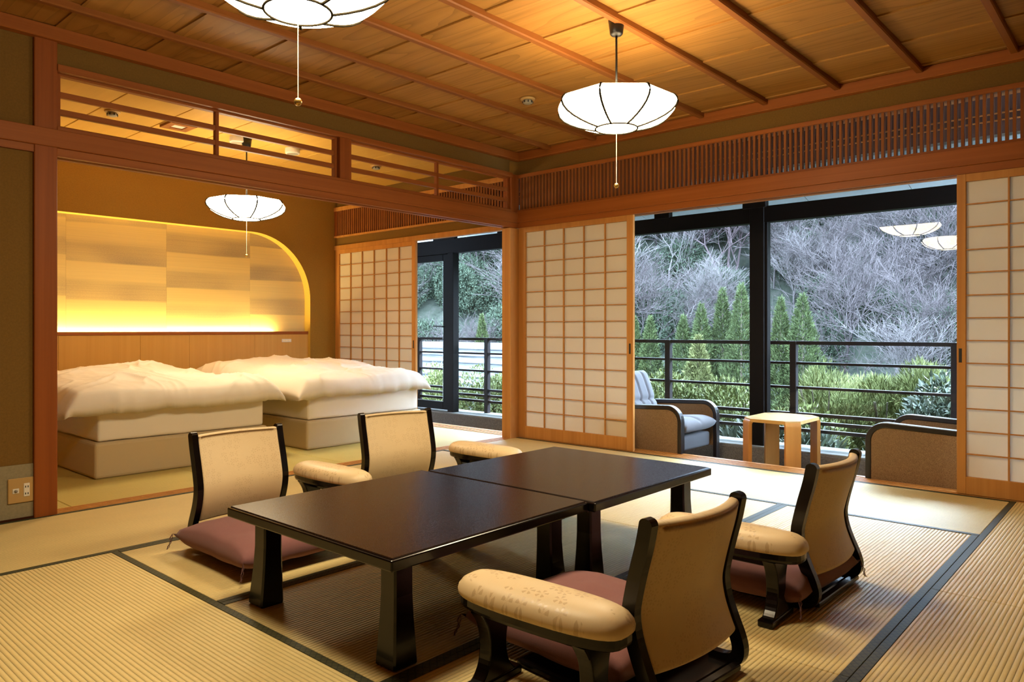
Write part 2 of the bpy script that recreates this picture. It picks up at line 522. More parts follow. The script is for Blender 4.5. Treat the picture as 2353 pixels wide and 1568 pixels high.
# bedroom: borderless square mats
bfloor = struct(B(-4.6, 0.01, .1, HB + .2, -.10, -.055).build('floor_bedroom', M['joint']))
nx, ny = 5, 3
for i in range(nx):
    for j in range(ny):
        w, d = 4.6 / nx, (HB + .15 - .12) / ny
        mat_(-4.6 + (i + .5) * w, .12 + (j + .5) * d, 'x' if (i + j) % 2 else 'y', w if (i + j) % 2 else d, d if (i + j) % 2 else w, m='tatami_green', floor=bfloor)
# veranda floor and the stone kerb
struct(B(.19, .99, -6.0, 3.2, -.25, -.17).build('floor_veranda', M['veranda']))
kerb = struct(CB(.97, 1.32, -6.0, 3.2, -.6, -.02, c=.004).build('wall_kerb', M['granite']))
CB(.972, 1.33, -6.0, 3.2, -.02, 0.0, c=.004).build('ledge', M['granite_top'], kerb)

# ------------------------------------------------------------------ ceilings
ceil = struct(B(XMIN, .02, YMIN, .0, 2.66, 2.72).build('ceiling', M['wall']))
bw = .465
xs = [-.083 - bw * k for k in range(-1, 17)]
for k in range(len(xs) - 1):
    x1, x0 = min(xs[k], .0), max(xs[k + 1], XMIN)
    if x1 - x0 < .02: continue
    # each board laps the next: its -x edge hangs a little lower
    mb = MB()
    mb.prism([(x0 - .008, 2.621), (x1, 2.630), (x1, 2.642), (x0 - .008, 2.633)], YMIN, 0, 'y')
    mb.v = [(p[0] - x0, p[1], p[2]) for p in mb.v]
    mb.build('ceiling_board', M['board'], ceil, loc=(x0, 0, 0))
for k in range(12):
    y = -.405 - .49 * k
    if y < YMIN: break
    mb = MB().prism([(-.016, 2.59), (.016, 2.59), (.021, 2.597), (.021, 2.628), (-.021, 2.628), (-.021, 2.597)], XMIN, -.04, 'x')
    mb.build('batten', M['batten'], ceil, loc=(0, y, 0))
bceil = struct(B(-4.6, .02, .1, HB, 2.62, 2.68).build('ceiling_bedroom', M['joint']))
for k in range(11):
    x1 = -.02 - .45 * k; x0 = max(x1 - .444, -4.6)
    if x1 - x0 < .05: break
    CB(-.222, -.222 + (x1 - x0), 0, HB - .1, 2.575, 2.62, c=.003).build('ceiling_board', M['board2'], bceil, loc=((x0 + .222), .1, 0))

# ------------------------------------------------------------------ wall between the rooms (plane y = 0)
wl = MB()
wl.box(XMIN, -3.9, .012, .1, 0, 2.66)                       # solid wall left of the post
wl.box(-3.79, -.105, .012, .1, 2.425, 2.66)                 # over the transom
wall_left = struct(wl.build('wall_left', M['wall']))
CB(-3.9, -3.79, -.012, .112, -.01, 2.6, c=.004).build('post', M['post'], wall_left)
CB(-.105, .055, 0.0, .105, -.01, 1.935, c=.003).build('post', M['sash'], wall_left)  # lamplit tone put into the colour: lower post in the paler screen wood
CB(-.09, 0.02, 0.001, .105, 2.06, 2.43, c=.003).build('post', M['post'], wall_left)
CB(XMIN, 0.0, -.022, .0, 1.982, 2.078, c=.003).build('rail', M['beam_x'], wall_left)   # nageshi
kam = MB()
kam.box(-3.79, 0.0, -.004, .018, 1.938, 1.984)
for y0, y1 in ((.018, .026), (.044, .052), (.07, .11)): kam.box(-3.79, 0.0, y0, y1, 1.938, 1.984)
kam.box(-3.79, 0, .0, .11, 1.95, 1.984)
kam.build('lintel', M['beam_x'], wall_left)
B(XMIN, -3.9, -.006, .1, 1.943, 1.982).build('lintel', M['beam_x'], wall_left)
CB(-3.79, -.09, -.01, .105, 2.072, 2.1, c=.002).build('transom_sill', M['beam_x'], wall_left)
CB(-3.79, -.09, -.016, .11, 2.398, 2.436, c=.002).build('transom_head', M['beam_x'], wall_left)
CB(-1.965, -1.865, -.004, .105, 2.1, 2.4, c=.002).build('post', M['post'], wall_left)
def transom(x0, x1, xm):
    for a, b in ((x0, x0 + .022), (x1 - .022, x1)): CB(a, b, .03, .07, 2.1, 2.4, c=.002).build('transom_stile', M['post'], wall_left)
    CB(x0, x1, .032, .068, 2.1, 2.113, c=.002).build('transom_rail', M['beam_x'], wall_left)
    CB(x0, x1, .032, .068, 2.387, 2.4, c=.002).build('transom_rail', M['beam_x'], wall_left)
    CB(xm - .012, xm + .012, .034, .066, 2.113, 2.387, c=.002).build('transom_stile', M['post'], wall_left)
    for z in (2.175, 2.27): CB(x0, x1, .036, .064, z, z + .032, c=.002).build('transom_bar', M['beam_x'], wall_left)
transom(-3.785, -1.967, -2.872); transom(-1.863, -.09, -.973)
CB(XMIN, -.0, -.045, .012, 2.552, 2.625, c=.004).build('cornice', M['beam_x'], wall_left)
B(XMIN, -3.9, .006, .014, 0, .29).build('skirt_paper', M['skirt'], wall_left)
B(XMIN, -3.9, -.004, .014, -.01, .012).build('skirt_strip', M['joint'], wall_left)
sill = struct(B(-3.79, -.0, .0, .118, -.05, -.004).build('trim_1', M['beam_x']))
for y0, y1 in ((.0, .016), (.03, .05), (.066, .086), (.1, .118)): B(-3.79, -.105, y0, y1, -.004, .003).build('sill_strip', M['sash'], sill)

# ------------------------------------------------------------------ window-side wall (plane x = 0)
wr = MB()
wr.box(.012, .1, YMIN, -.0, 2.425, 2.66)
wr.box(.012, .1, .0, HB + .2, 2.425, 2.66)
wr.box(.012, .1, .1, HB + .2, 1.985, 2.1)
wall_right = struct(wr.build('wall_right', M['wall']))
CB(-.022, .0, YMIN, -.0, 1.985, 2.09, c=.003).build('rail', M['beam_y'], wall_right)
lt = MB()
lt.box(-.006, .02, YMIN, 0, 1.938, 1.99)
for a, b in ((.036, .046), (.062, .12)): lt.box(a, b, YMIN, 0, 1.938, 1.99)
lt.box(.0, .12, YMIN, 0, 1.95, 1.99)
lt.build('lintel', M['beam_y'], wall_right)
lt2 = MB().box(-.006, .04, .1, HB, 1.938, 1.99).box(.0, .12, .1, HB, 1.95, 1.99)
lt2.build('lintel', M['sash'], wall_right)
CB(-.012, .1, YMIN, 0, 2.088, 2.104, c=.002).build('lattice_sill', M['beam_y'], wall_right)
CB(-.014, .1, YMIN, 0, 2.396, 2.428, c=.002).build('lattice_head', M['beam_y'], wall_right)
CB(-.012, .1, .1, HB, 2.082, 2.104, c=.002).build('lattice_sill', M['sash'], wall_right)
CB(-.014, .1, .1, HB, 2.396, 2.442, c=.002).build('lattice_head', M['sash'], wall_right)
CB(-.006, .05, HB - .05, HB, 2.1, 2.4, c=.002).build('lattice_stile', M['post'], wall_right)
slat = B(-.004, .030, -.0085, .0085, 2.1, 2.4).mesh('slat', M['slat'])
y = -.035
while y > YMIN + .02:
    put('slat', slat, wall_right, (0, y, 0)); y -= .0372
y = .135
while y < HB - .06:
    put('slat', slat, wall_right, (0, y, 0)); y += .0372
CB(-.045, .012, YMIN, -.045, 2.552, 2.625, c=.004).build('cornice', M['beam_y'], wall_right)
sill2 = struct(B(.005, .2, YMIN, HB + .1, -.17, -.006).build('trim_2', M['beam_y']))
for a, b in ((.005, .03), (.052, .078), (.1, .126), (.15, .2)): B(a, b, YMIN, HB, -.006, .004).build('sill_strip', M['sash'], sill2)

# walls out of view that close the rooms
struct(B(XMIN - .1, XMIN, YMIN, .1, 0, 2.7).build('wall_rear', M['wall']))
struct(B(XMIN, .1, YMIN - .1, YMIN, 0, 2.7).build('wall_front', M['wall']))
struct(B(-4.7, -4.6, .1, HB + .2, 0, 2.7).build('wall_bedroom', M['wall_bed']))
struct(MB().box(.1, 1.4, 3.2, 3.3, -.3, 2.8).build('wall_veranda', M['wall']))

# ------------------------------------------------------------------ bedroom head wall with its arched niche
NX, NR, NT_ = -.333, .72, 2.057      # right jamb, corner radius, head height
def niche_outline(x_left):
    pts = [(NX, -.01)]
    n = 20
    cx, cz = NX - NR, NT_ - NR
    for i in range(n + 1):
        a = i / n * PI / 2
        pts.append((cx + NR * math.cos(a), cz + NR * math.sin(a)))
    pts.append((x_left, NT_))
    return pts
out = niche_outline(-4.6)
mb = MB()
pf = [(0.05, -.01), (0.05, 1.0)] + [(.05, 1.0 + 1.64 * i / 10) for i in range(1, 11)] + [(-.1 - 4.5 * i / 10, 2.64) for i in range(0, 11)]
# front face built as quads between the arch and the wall's edge
arch = out
edge = []
for (x, z) in arch:
    if z < NT_ - NR: edge.append((.05, z))
    else:
        a = math.atan2(z - (NT_ - NR), x - (NX - NR)) if x > NX - NR - 1e-6 else PI / 2
        if x <= NX - NR - 1e-6: edge.append((x, 2.64))
        else:
            f = min(1, a / (PI / 4)) if a < PI / 4 else 1
            if a <= PI / 4: edge.append((.05, (NT_ - NR) + (2.64 - NT_ + NR) * a / (PI / 4)))
            else: edge.append((.05 + (NX - NR - .05) * (a - PI / 4) / (PI / 4), 2.64))
n = len(arch)
vs = [(x, HB, z) for x, z in arch] + [(x, HB, z) for x, z in edge] + [(x, HB + .2, z) for x, z in edge]
fs = [(i, i + 1, n + i + 1, n + i) for i in range(n - 1)] + [(n + i, n + i + 1, 2 * n + i + 1, 2 * n + i) for i in range(n - 1)]
mb.add(vs, fs)
head = struct(mb.build('wall_back', M['wall_bed']))
mb = MB()
vs = [(x, HB, z) for x, z in arch] + [(x, HB + .2, z) for x, z in arch]
mb.add(vs, [(i, n + i, n + i + 1, i + 1) for i in range(n - 1)])
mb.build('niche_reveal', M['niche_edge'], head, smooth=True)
B(-4.6, .05, HB + .2, HB + .26, -.05, 2.7).build('niche_back', M['wall_bed'], head)
px = [-4.62, -3.72, -2.82, -1.917, -1.017, NX + .01]
for k in range(5):
    w = px[k + 1] - px[k]
    CB(.0004, w - .0004, HB + .115, HB + .199, .9, 2.1, c=.0005).build('painted_panel', M['brush'], head, loc=(px[k], 0, 0))
hx = [-4.6, -3.6, -2.9, -2.196, -1.717, -1.0, NX]
for a, b in zip(hx, hx[1:]):
    CB(0.0008, b - a - .0008, HB + .045, HB + .065, -.01, .945, c=.0012).build('headboard_panel', M['headboard'], head, loc=(a, 0, 0))
CB(-4.6, NX, HB + .038, HB + .07, .945, .978, c=.003).build('headboard_cap', M['beam_x'], head)
lamp_strip = thing('cove_light', 'hidden warm strip light behind the headboard shelf in the niche', 'light', (-2.7, HB + .09, .955))
B(-1.9, 1.95, -.012, .012, -.01, .0).build('tube', M['strip'], lamp_strip)
B(-1.9, 1.95, -.018, .018, -.03, -.01).build('channel', M['white_plastic'], lamp_strip)
sw = thing('switch_plate', 'small white bedside switch plate on the headboard above the beds', 'switch', (-.614, HB + .045, .875))
CB(-.06, .06, -.006, 0, -.018, .018, c=.002).build('plate', M['white_plastic'], sw)
for k in range(3): CB(-.05 + .034 * k, -.022 + .034 * k, -.009, -.005, -.01, .01, c=.001).build('button', M['cord'], sw)

# ------------------------------------------------------------------ outlet plate on the left wall
op = thing('outlet_plate', 'square tan outlet plate low on the wall left of the post', 'outlet', (-3.958, .006, .155))
CB(-.058, .058, -.008, 0, -.064, .066, c=.003).build('plate', M['ivory'], op)
s = CB(.012, .04, -.011, -.006, -.034, .036, c=.002).build('double_socket', M['white_plastic'], op)
for z in (-.018, .018):
    for x in (.019, .030): B(x, x + .004, -.0118, -.0095, z - .005, z + .005).build('slot', M['slot'], s)
j = CB(-.038, -.008, -.011, -.006, -.013, .013, c=.002).build('aerial_socket', M['white_plastic'], op)
MB().lathe([(.008, 0), (.008, .003), (.0045, .003), (.004, .005), (.001, .005)], 14).build('ring', M['grey_metal'], j, loc=(-.023, -.011, 0)).rotation_euler = (PI / 2, 0, 0)

# ------------------------------------------------------------------ shoji screens (doors)
def shoji(name, y0, y1, xc, cols, px0, px1, handle=None, rows=13):
    """sliding paper screen in a plane x = xc, from y0 to y1 (y1 > y0); paper from px0 to px1"""
    H0, H1, P0, P1 = .006, 1.94, .112, 1.892
    t = .014
    root = bpy.data.objects.new(name, None); COL.objects.link(root); struct(root)
    for a, b in ((y0, px0), (px1, y1)): CB(xc - t, xc + t, a, b, H0, H1, c=.002).build('stile', M['sash'], root)
    CB(xc - t, xc + t, px0, px1, H0, P0, c=.002).build('bottom_rail', M['sash'], root)
    CB(xc - t, xc + t, px0, px1, P1, H1, c=.002).build('top_rail', M['sash'], root)
    for k in range(1, cols):
        yy = px0 + (px1 - px0) * k / cols
        B(xc - .010, xc + .006, yy - .0045, yy + .0045, P0, P1).build('muntin', M['sash'], root)
    for k in range(1, rows):
        zz = P0 + (P1 - P0) * k / rows
        B(xc - .009, xc + .005, px0, px1, zz - .0035, zz + .0035).build('muntin', M['sash'], root)
    put('paper', B(xc + .0065, xc + .0072, px0 - .003, px1 + .003, P0 - .003, P1 + .003).mesh('paper', M['washi']), root)
    if handle is not None:
        B(xc - t - .0015, xc - t + .002, handle - .008, handle + .008, .80, .885).build('finger_pull', M['slot'], root)
    return root
shoji('door_1', -1.242, -.003, .018, 5, -1.18, -.085, -1.212)
shoji('door_2', -5.05, -3.537, .018, 6, -4.88, -3.585, -3.556)
shoji('door_5', -5.748, -5.03, .05, 3, -5.70, -5.08)
shoji('door_3', 1.44, HB - .005, .018, 6, 1.504, 2.811, 1.475)

# ------------------------------------------------------------------ glazed front of the veranda (plane x = 1.07)
GX = 1.07
win = bpy.data.objects.new('window_1', None); COL.objects.link(win); struct(win)
win2 = bpy.data.objects.new('window_2', None); COL.objects.link(win2); struct(win2)
def frame(w, *a, c=.004, nm='frame_bar'): return CB(*a, c=c).build(nm, M['alu'], w)
frame(win, GX - .045, GX + .045, -6.0, .1, 1.922, 2.06)                # head beams
frame(win2, GX - .045, GX + .045, .1, 3.2, 1.922, 2.098)
for w, y0, y1, z1 in ((win, -1.91, -1.78, 2.38), (win, -4.2, -4.09, 2.38), (win2, -.02, .1, 2.38), (win2, 1.93, 2.03, 1.93)):
    frame(w, GX - .05, GX + .05, y0, y1, 0, z1, nm='mullion')
frame(win, GX - .03, GX + .04, -1.932, -1.905, 0, 1.93, nm='mullion')
frame(win, GX - .06, GX + .0, -1.005, -.84, 2.05, 2.13, nm='bracket')
frame(win, GX - .06, GX + .0, -1.93, -1.72, 2.05, 2.13, nm='bracket')
frame(win2, GX - .06, GX + .0, 1.90, 2.28, 2.09, 2.15, nm='bracket')
frame(win2, GX - .06, GX + .0, 1.05, 1.2, 2.09, 2.15, nm='bracket')
glass = lambda w, y0, y1, z0, z1: B(GX - .003, GX + .003, y0, y1, z0, z1).build('pane', M['glass'], w)
glass(win, -1.78, -.02, 0, 1.922); glass(win, -4.09, -1.932, 0, 1.922); glass(win, -6.0, -4.2, 0, 1.922)
glass(win2, .1, 1.93, 0, 1.922)
glass(win, -1.78, -.02, 2.06, 2.38); glass(win, -4.09, -1.91, 2.06, 2.38); glass(win, -6.0, -4.2, 2.06, 2.38); glass(win2, .1, 3.2, 2.098, 2.38)
# glazed door in the bedroom bay
gd = bpy.data.objects.new('door_4', None); COL.objects.link(gd); struct(gd)
def gframe(*a, nm='stile'): return CB(*a, c=.004).build(nm, M['alu'], gd)
gframe(GX - .03, GX + .03, 2.03, 2.13, .02, 1.92); gframe(GX - .03, GX + .03, 2.95, 3.05, .02, 1.92)
gframe(GX - .03, GX + .03, 2.13, 2.95, .02, .115, nm='bottom_rail'); gframe(GX - .03, GX + .03, 2.13, 2.95, 1.843, 1.92, nm='top_rail')
B(GX - .003, GX + .003, 2.13, 2.95, .115, 1.843).build('pane', M['glass'], gd)
hd = MB().tube([(GX - .03, 2.1, 1.035), (GX - .075, 2.1, 1.035)], .009).tube([(GX - .072, 2.09, 1.035), (GX - .075, 2.24, 1.04)], .009)
hd.build('handle', M['black_metal'], gd)

# header above the glass, veranda ceiling, sloping eave outside
hdr = struct(B(GX - .04, GX + .06, -6.0, 3.2, 2.38, 2.7).build('wall_header', M['darkbrown']))
for z in (2.47, 2.52): B(GX - .055, GX - .04, -6.0, 3.2, z, z + .009).build('picture_rail', M['batten'], hdr)
struct(B(.1, GX + .1, -6.0, 3.2, 2.68, 2.74).build('ceiling_veranda', M['soffit']))
eave = struct(MB().prism([(GX + .06, 2.5), (2.15, 2.25), (2.15, 2.33), (GX + .06, 2.62)], -6.4, 4.4, 'y').build('roof_eave', M['darkbrown']))
y = -6.4
while y < 4.3:
    MB().prism([(GX + .07, 2.485), (2.14, 2.235), (2.14, 2.25), (GX + .07, 2.5)], y + .003, y + .897, 'y').build('soffit_panel', M['soffit'], eave)
    y += .9
struct(B(-8, 2.15, -6.4, 4.4, 2.80, 2.9).build('roof', M['darkbrown']))

# ------------------------------------------------------------------ pendant lamps
def lobed(a, r, z):
    """eight gores stretched between the ribs: straight at the rim, bulging below"""
    k = (a / (2 * PI / 8)) % 1.0 - .5
    poly = math.cos(PI / 8) / math.cos(k * 2 * PI / 8)
    f = min(1.0, max(0.0, (z - .012) / .037))
    flat = min(1, max(0, (z - .105) / .03))
    bulge = 1 + .045 * (1 - (2 * k) ** 2) * (1 - flat)
    m = poly * bulge
    return 1 + (m - 1) * (.25 + .75 * f)
PROF = [(.001, .003), (.06, .001), (.108, .0), (.122, .003), (.16, .012), (.205, .026), (.25, .045), (.285, .066), (.308, .090), (.316, .110), (.312, .128), (.300, .143), (.287, .150)]
def make_lamp(label):
    t = thing('pendant_lamp', label, 'lamp', (0, 0, 0), 0, 'paper pendant lamps')
    mb = MB().lathe(PROF, 96, rmod=lobed); mb.f.pop()
    mb.build('lamp_shade', M['shade'], t)
    for k in range(8):
        a = 2 * PI * k / 8 + PI * 2 / 8 * 0
        # ribs sit in the valleys between two gores (k = +-.5)
        a = (k + 0.0) * 2 * PI / 8
        pts = []
        for r, z in PROF[2:]:
            q = r * lobed(a, r, z) + .0025
            pts.append((q * math.cos(a), q * math.sin(a), z - .001))
        MB().tube(pts, .0058, 6).build('rib', M['rib'], t, smooth=True)
    ring = [(.110 * math.cos(2 * PI * k / 32), .110 * math.sin(2 * PI * k / 32), -.002) for k in range(33)]
    MB().tube(ring, .0045, 6, cap=False).build('ring', M['rib'], t, smooth=True)
    top = MB()
    for k in range(4):
        a = PI / 4 + k * PI / 2
        top.tube([(.02 * math.cos(a), .02 * math.sin(a), .155), (.272 * math.cos(a), .272 * math.sin(a), .148)], .003, 6)
    top.lathe([(.001, .168), (.03, .168), (.034, .155), (.03, .14), (.001, .139)], 20)
    top.build('holder', M['grey_metal'], t)
    MB().lathe([(.001, .128), (.268, .130), (.270, .134), (.001, .138)], 40).build('added_baffle', M['white_plastic'], t)  # unseen plate added to cut the lamplight thrown up at the ceiling
    MB().tube([(0, 0, .165), (0, 0, .506)], .006, 8).build('cord', M['black_metal'], t, smooth=True)
    cup = MB().lathe([(.001, .484), (.012, .484), (.028, .487), (.034, .495), (.043, .566), (.001, .568)], 24)
    cup.build('ceiling_cup', M['black_metal'], t)
    MB().tube([(0, 0, -.288), (0, 0, .002)], .0014, 6).build('pull_cord', M['cord'], t)
    MB().ball((0, 0, -.30), .0135).build('pull_knob', M['brass'], t)
    return t
l1 = make_lamp('lit paper lamp cut by the upper edge of the photo, above the near table')
l1.location = (-3.78, -2.34, 2.054); l1.rotation_euler = (0, 0, math.radians(10))
dup(l1, (-1.885, -2.335, 2.054), math.radians(19), 'lit paper pendant lamp on a black cord above the far end of the tables')
l3 = dup(l1, (-2.06, 1.16, 1.907), math.radians(31), 'smaller looking lit paper lamp hanging over the beds in the bedroom')

M['shade_soft'] = emitter('lit_lamp_cloth_dimmer', WARM, LAMP * .72)
for ch in l3.children:
    if ch.name.startswith('lamp_shade'):
        ch.data = ch.data.copy(); ch.data.materials[0] = M['shade_soft']
for ch in l3.children:                       # the bedroom cord is a little longer
    if ch.name.startswith('ceiling_cup'): ch.location.z += .100
    if ch.name.startswith('cord'): ch.scale.z = 1.30; ch.location.z = -.05

# ------------------------------------------------------------------ ceiling fittings
def detector(loc, label):
    t = thing('smoke_detector', label, 'smoke detector', loc, 0, 'ceiling smoke detectors')
    MB().lathe([(.001, -.012), (.05, -.012), (.053, -.004), (.05, .0)], 24).build('base', M['ivory'], t)
    d = MB().lathe([(.001, -.042), (.018, -.041), (.032, -.034), (.036, -.024), (.03, -.012), (.001, -.012)], 20).build('sensor', M['grey_metal'], t)
    for k in range(8):
        a = k * PI / 4
        B(-.004, .004, -.002, .002, -.034, -.02).build('slit', M['slot'], d, loc=(.036 * math.cos(a), .036 * math.sin(a), 0), rz=a + PI / 2)
detector((-1.197, -1.14, 2.622), 'small round smoke detector on the main room ceiling left of the hanging lamp')
detector((-3.08, 1.19, 2.575), 'small round smoke detector on the bedroom ceiling seen through the left transom')
detector((-.72, 1.18, 2.575), 'small round smoke detector on the bedroom ceiling seen through the right transom')
vt = thing('ceiling_vent', 'square flush vent on the bedroom ceiling behind the transom', 'vent', (-2.6, 1.2, 2.575))
fr = MB()
for a in ((-.1, .1, -.1, -.05), (-.1, .1, .05, .1), (-.1, -.05, -.05, .05), (.05, .1, -.05, .05)): fr.box(a[0], a[1], a[2], a[3], -.018, 0)
fr.build('frame', M['batten'], vt); B(-.05, .05, -.05, .05, -.01, -.002).build('insert', M['white_plastic'], vt)
for x, lab in ((-2.12, 'left one of the two round white lights on the bedroom ceiling'), (-1.61, 'right one of the two round white lights on the bedroom ceiling')):
    t = thing('downlight', lab, 'light fitting', (x, 1.2, 2.575), 0, 'round bedroom ceiling lights')
    MB().lathe([(.001, -.045), (.058, -.045), (.062, -.04), (.062, 0)], 28).build('housing', M['white_plastic'], t)
    MB().lathe([(.001, -.046), (.045, -.0475), (.05, -.045)], 28).build('lens', M['grey_metal'], t)

# ------------------------------------------------------------------ lacquer tables
def make_table(label):
    t = thing('low_table', label, 'table', (0, 0, 0), 0, 'low lacquer tables')
    s, H = .47, .355
    CB(-s, s, -s, s, H - .038, H - .004, c=.005, seg=2).build('edge_frame', M['lacquer'], t)
    CB(-s + .008, s - .008, -s + .008, s - .008, H - .008, H, c=.003).build('table_top', M['top'], t)
    for sx in (-1, 1):
        for sy in (-1, 1):
            mb = MB()
            cx, cy = sx * (s - .105), sy * (s - .105)
            rings = [(0, .043), (.006, .046), (.02, .0455), (.07, .0425), (.14, .0385), (.21, .036), (.318, .0355)]
            vs, fs = [], []
            for z, r in rings:
                o = (r - .0355) * .55
                c = .006
                x, y = cx + sx * o, cy + sy * o
                for a, b in ((-r + c, -r), (r - c, -r), (r, -r + c), (r, r - c), (r - c, r), (-r + c, r), (-r, r - c), (-r, -r + c)): vs.append((x + a, y + b, z))
            for i in range(len(rings) - 1):
                for k in range(8):
                    k2 = (k + 1) % 8
                    fs.append((8 * i + k, 8 * i + k2, 8 * i + 8 + k2, 8 * i + 8 + k))
            fs += [tuple(range(8))[::-1], tuple(range(8 * len(rings) - 8, 8 * len(rings)))]
            mb.add(vs, fs); mb.build('leg', M['lacquer'], t)
    h0 = H - .038
    ins = s - .055
    for sgn in (-1, 1):
        # shallow apron with a stepped bracket beside each leg
        pr = [(-ins, h0), (-ins, h0 - .022), (-ins + .17, h0 - .022), (-ins + .20, h0 - .010), (ins - .20, h0 - .010), (ins - .17, h0 - .022), (ins, h0 - .022), (ins, h0)]
        MB().prism(pr, sgn * (s - .085) - .01, sgn * (s - .085) + .01, 'y').build('apron', M['lacquer'], t)
        MB().prism(pr, sgn * (s - .085) - .01, sgn * (s - .085) + .01, 'x').build('apron', M['lacquer'], t)
    return t
t1 = make_table('near square black lacquer low table, the one in front')
t1.location = (-3.345, -2.398, 0)
dup(t1, (-2.405, -2.428, 0), 0, 'far square black lacquer low table, the one nearer the window')

# ------------------------------------------------------------------ legless chairs
STILE = [(-.090, .508), (-.078, .45), (-.060, .385), (-.044, .32), (-.036, .27), (-.045, .215), (-.066, .16), (-.086, .115), (-.097, .075), (-.092, .04), (-.07, .016), (-.03, .004), (.02, .002)]
# (f, z) of the stile's outer (back) line, f towards the table; depth of the bar:
def offset_line(line, d):
    out = []
    for i, (f, z) in enumerate(line):
        a = line[max(0, i - 1)]; b = line[min(len(line) - 1, i + 1)]
        tx, tz = b[0] - a[0], b[1] - a[1]; L = math.hypot(tx, tz)
        out.append((f - tz / L * d * 1, z + tx / L * d * 1))
    return out
def smooth_line(p, k=3):
    p = [Vector((a, b, 0)) for a, b in p]; out = []
    for i in range(len(p) - 1):
        p0, p1, p2, p3 = p[max(0, i - 1)], p[i], p[i + 1], p[min(len(p) - 1, i + 2)]
        for j in range(k):
            s = j / k
            q = .5 * ((2 * p1) + (-p0 + p2) * s + (2 * p0 - 5 * p1 + 4 * p2 - p3) * s * s + (-p0 + 3 * p1 - 3 * p2 + p3) * s ** 3)
            out.append((q.x, q.y))
    out.append((p[-1].x, p[-1].y)); return out
def make_chair(label):
    t = thing('legless_chair', label, 'chair', (0, 0, 0), 0, 'legless chairs around the tables')
    outer = smooth_line(STILE); inner = offset_line(outer, .040)
    (ax, az), (bx, bz) = outer[0], inner[0]
    mx_, mz_ = (ax + bx) / 2, (az + bz) / 2
    tx, tz = outer[0][0] - outer[1][0], outer[0][1] - outer[1][1]; tl = math.hypot(tx, tz); tx, tz = tx / tl, tz / tl
    capo, capi = [], []
    for f_, h_ in ((.30, .013), (.62, .0105), (.86, .006)):     # rounded top end
        capo.append((mx_ + (ax - mx_) * f_ + tx * h_, mz_ + (az - mz_) * f_ + tz * h_)); capi.append((mx_ + (bx - mx_) * f_ + tx * h_, mz_ + (bz - mz_) * f_ + tz * h_))
    pad_o = outer; outer = capo + outer; inner = capi + inner
    hw = .2195
    for s in (-1, 1):
        mb = MB().strip(outer, inner, s * hw - .014, s * hw + .014, 'x')
        bm = bmesh.new(); vv = [bm.verts.new(p) for p in mb.v]
        for q in mb.f: bm.faces.new([vv[i] for i in q])
        bmesh.ops.bevel(bm, geom=[e for e in bm.edges if len(e.link_faces) == 2 and e.calc_face_angle() > .9], offset=.005, segments=2, profile=.5, affect='EDGES')
        me = bpy.data.meshes.new('stile'); bm.to_mesh(me); bm.free(); me.materials.append(M['lacquer'])
        put('stile', me, t)
    # padded back: follows the stiles, bowed backwards in the middle
    line = [q for q in smooth_line(STILE, 4) if q[1] > .116]
    nu = 17; vs, fs = [], []
    prof = []
    th = .034
    fr = offset_line(line, th)
    loop = [(a[0] + .006, a[1]) for a in line]
    n = len(line)
    for j in range(nu):
        u = -1 + 2 * j / (nu - 1)
        x = u * (hw - .014)
        bow = .044 * (1 - u * u)
        for i in range(n):
            tap = 1.0
            back = line[i]; front = fr[i]
            fz = max(0.0, (back[1] - .40) / .12)
            ripple = 0
            vs.append((x, back[0] + .006 - bow * (.45 + .55 * min(1, (back[1]) / .4)), back[1]))
        for i in range(n):
            front = fr[i]; back = line[i]
            vs.append((x, back[0] + .006 + (front[0] - back[0]) - bow * (.45 + .55 * min(1, back[1] / .4)) , front[1] if i else front[1]))
    m_ = 2 * n
    def idx(j, i): return j * m_ + i
    for j in range(nu - 1):
        for i in range(n - 1):
            fs.append((idx(j, i), idx(j, i + 1), idx(j + 1, i + 1), idx(j + 1, i)))
            fs.append((idx(j, n + i), idx(j + 1, n + i), idx(j + 1, n + i + 1), idx(j, n + i + 1)))
        # rounded top and the closed bottom
        fs.append((idx(j, 0), idx(j + 1, 0), idx(j + 1, n), idx(j, n)))
        fs.append((idx(j, n - 1), idx(j, 2 * n - 1), idx(j + 1, 2 * n - 1), idx(j + 1, n - 1)))
    for j in (0, nu - 1):
        for i in range(n - 1):
            q = (idx(j, i), idx(j, i + 1), idx(j, n + i + 1), idx(j, n + i)); fs.append(q if j else q[::-1])
    mb = MB(); mb.add(vs, fs)
    me = mb.mesh('back_pad', M['silk_back'])
    bm = bmesh.new(); bm.from_mesh(me); bmesh.ops.recalc_face_normals(bm, faces=bm.faces[:])
    ed = [e for e in bm.edges if len(e.link_faces) == 2 and e.calc_face_angle() > 1.0 and abs(e.verts[0].co.x) < hw - .015 + .002]
    bmesh.ops.bevel(bm, geom=ed, offset=.011, segments=3, profile=.5, affect='EDGES')
    bm.to_mesh(me); bm.free(); me.shade_smooth()
    put('back_pad', me, t)
    # seat board and its runners
    CB(-hw - .01, hw + .01, -.05, .40, .004, .022, c=.004).build('seat', M['lacquer'], t)
    CB(-hw + .014, hw - .014, -.088, -.06, .012, .03, c=.003).build('stretcher', M['lacquer'], t)
    return t
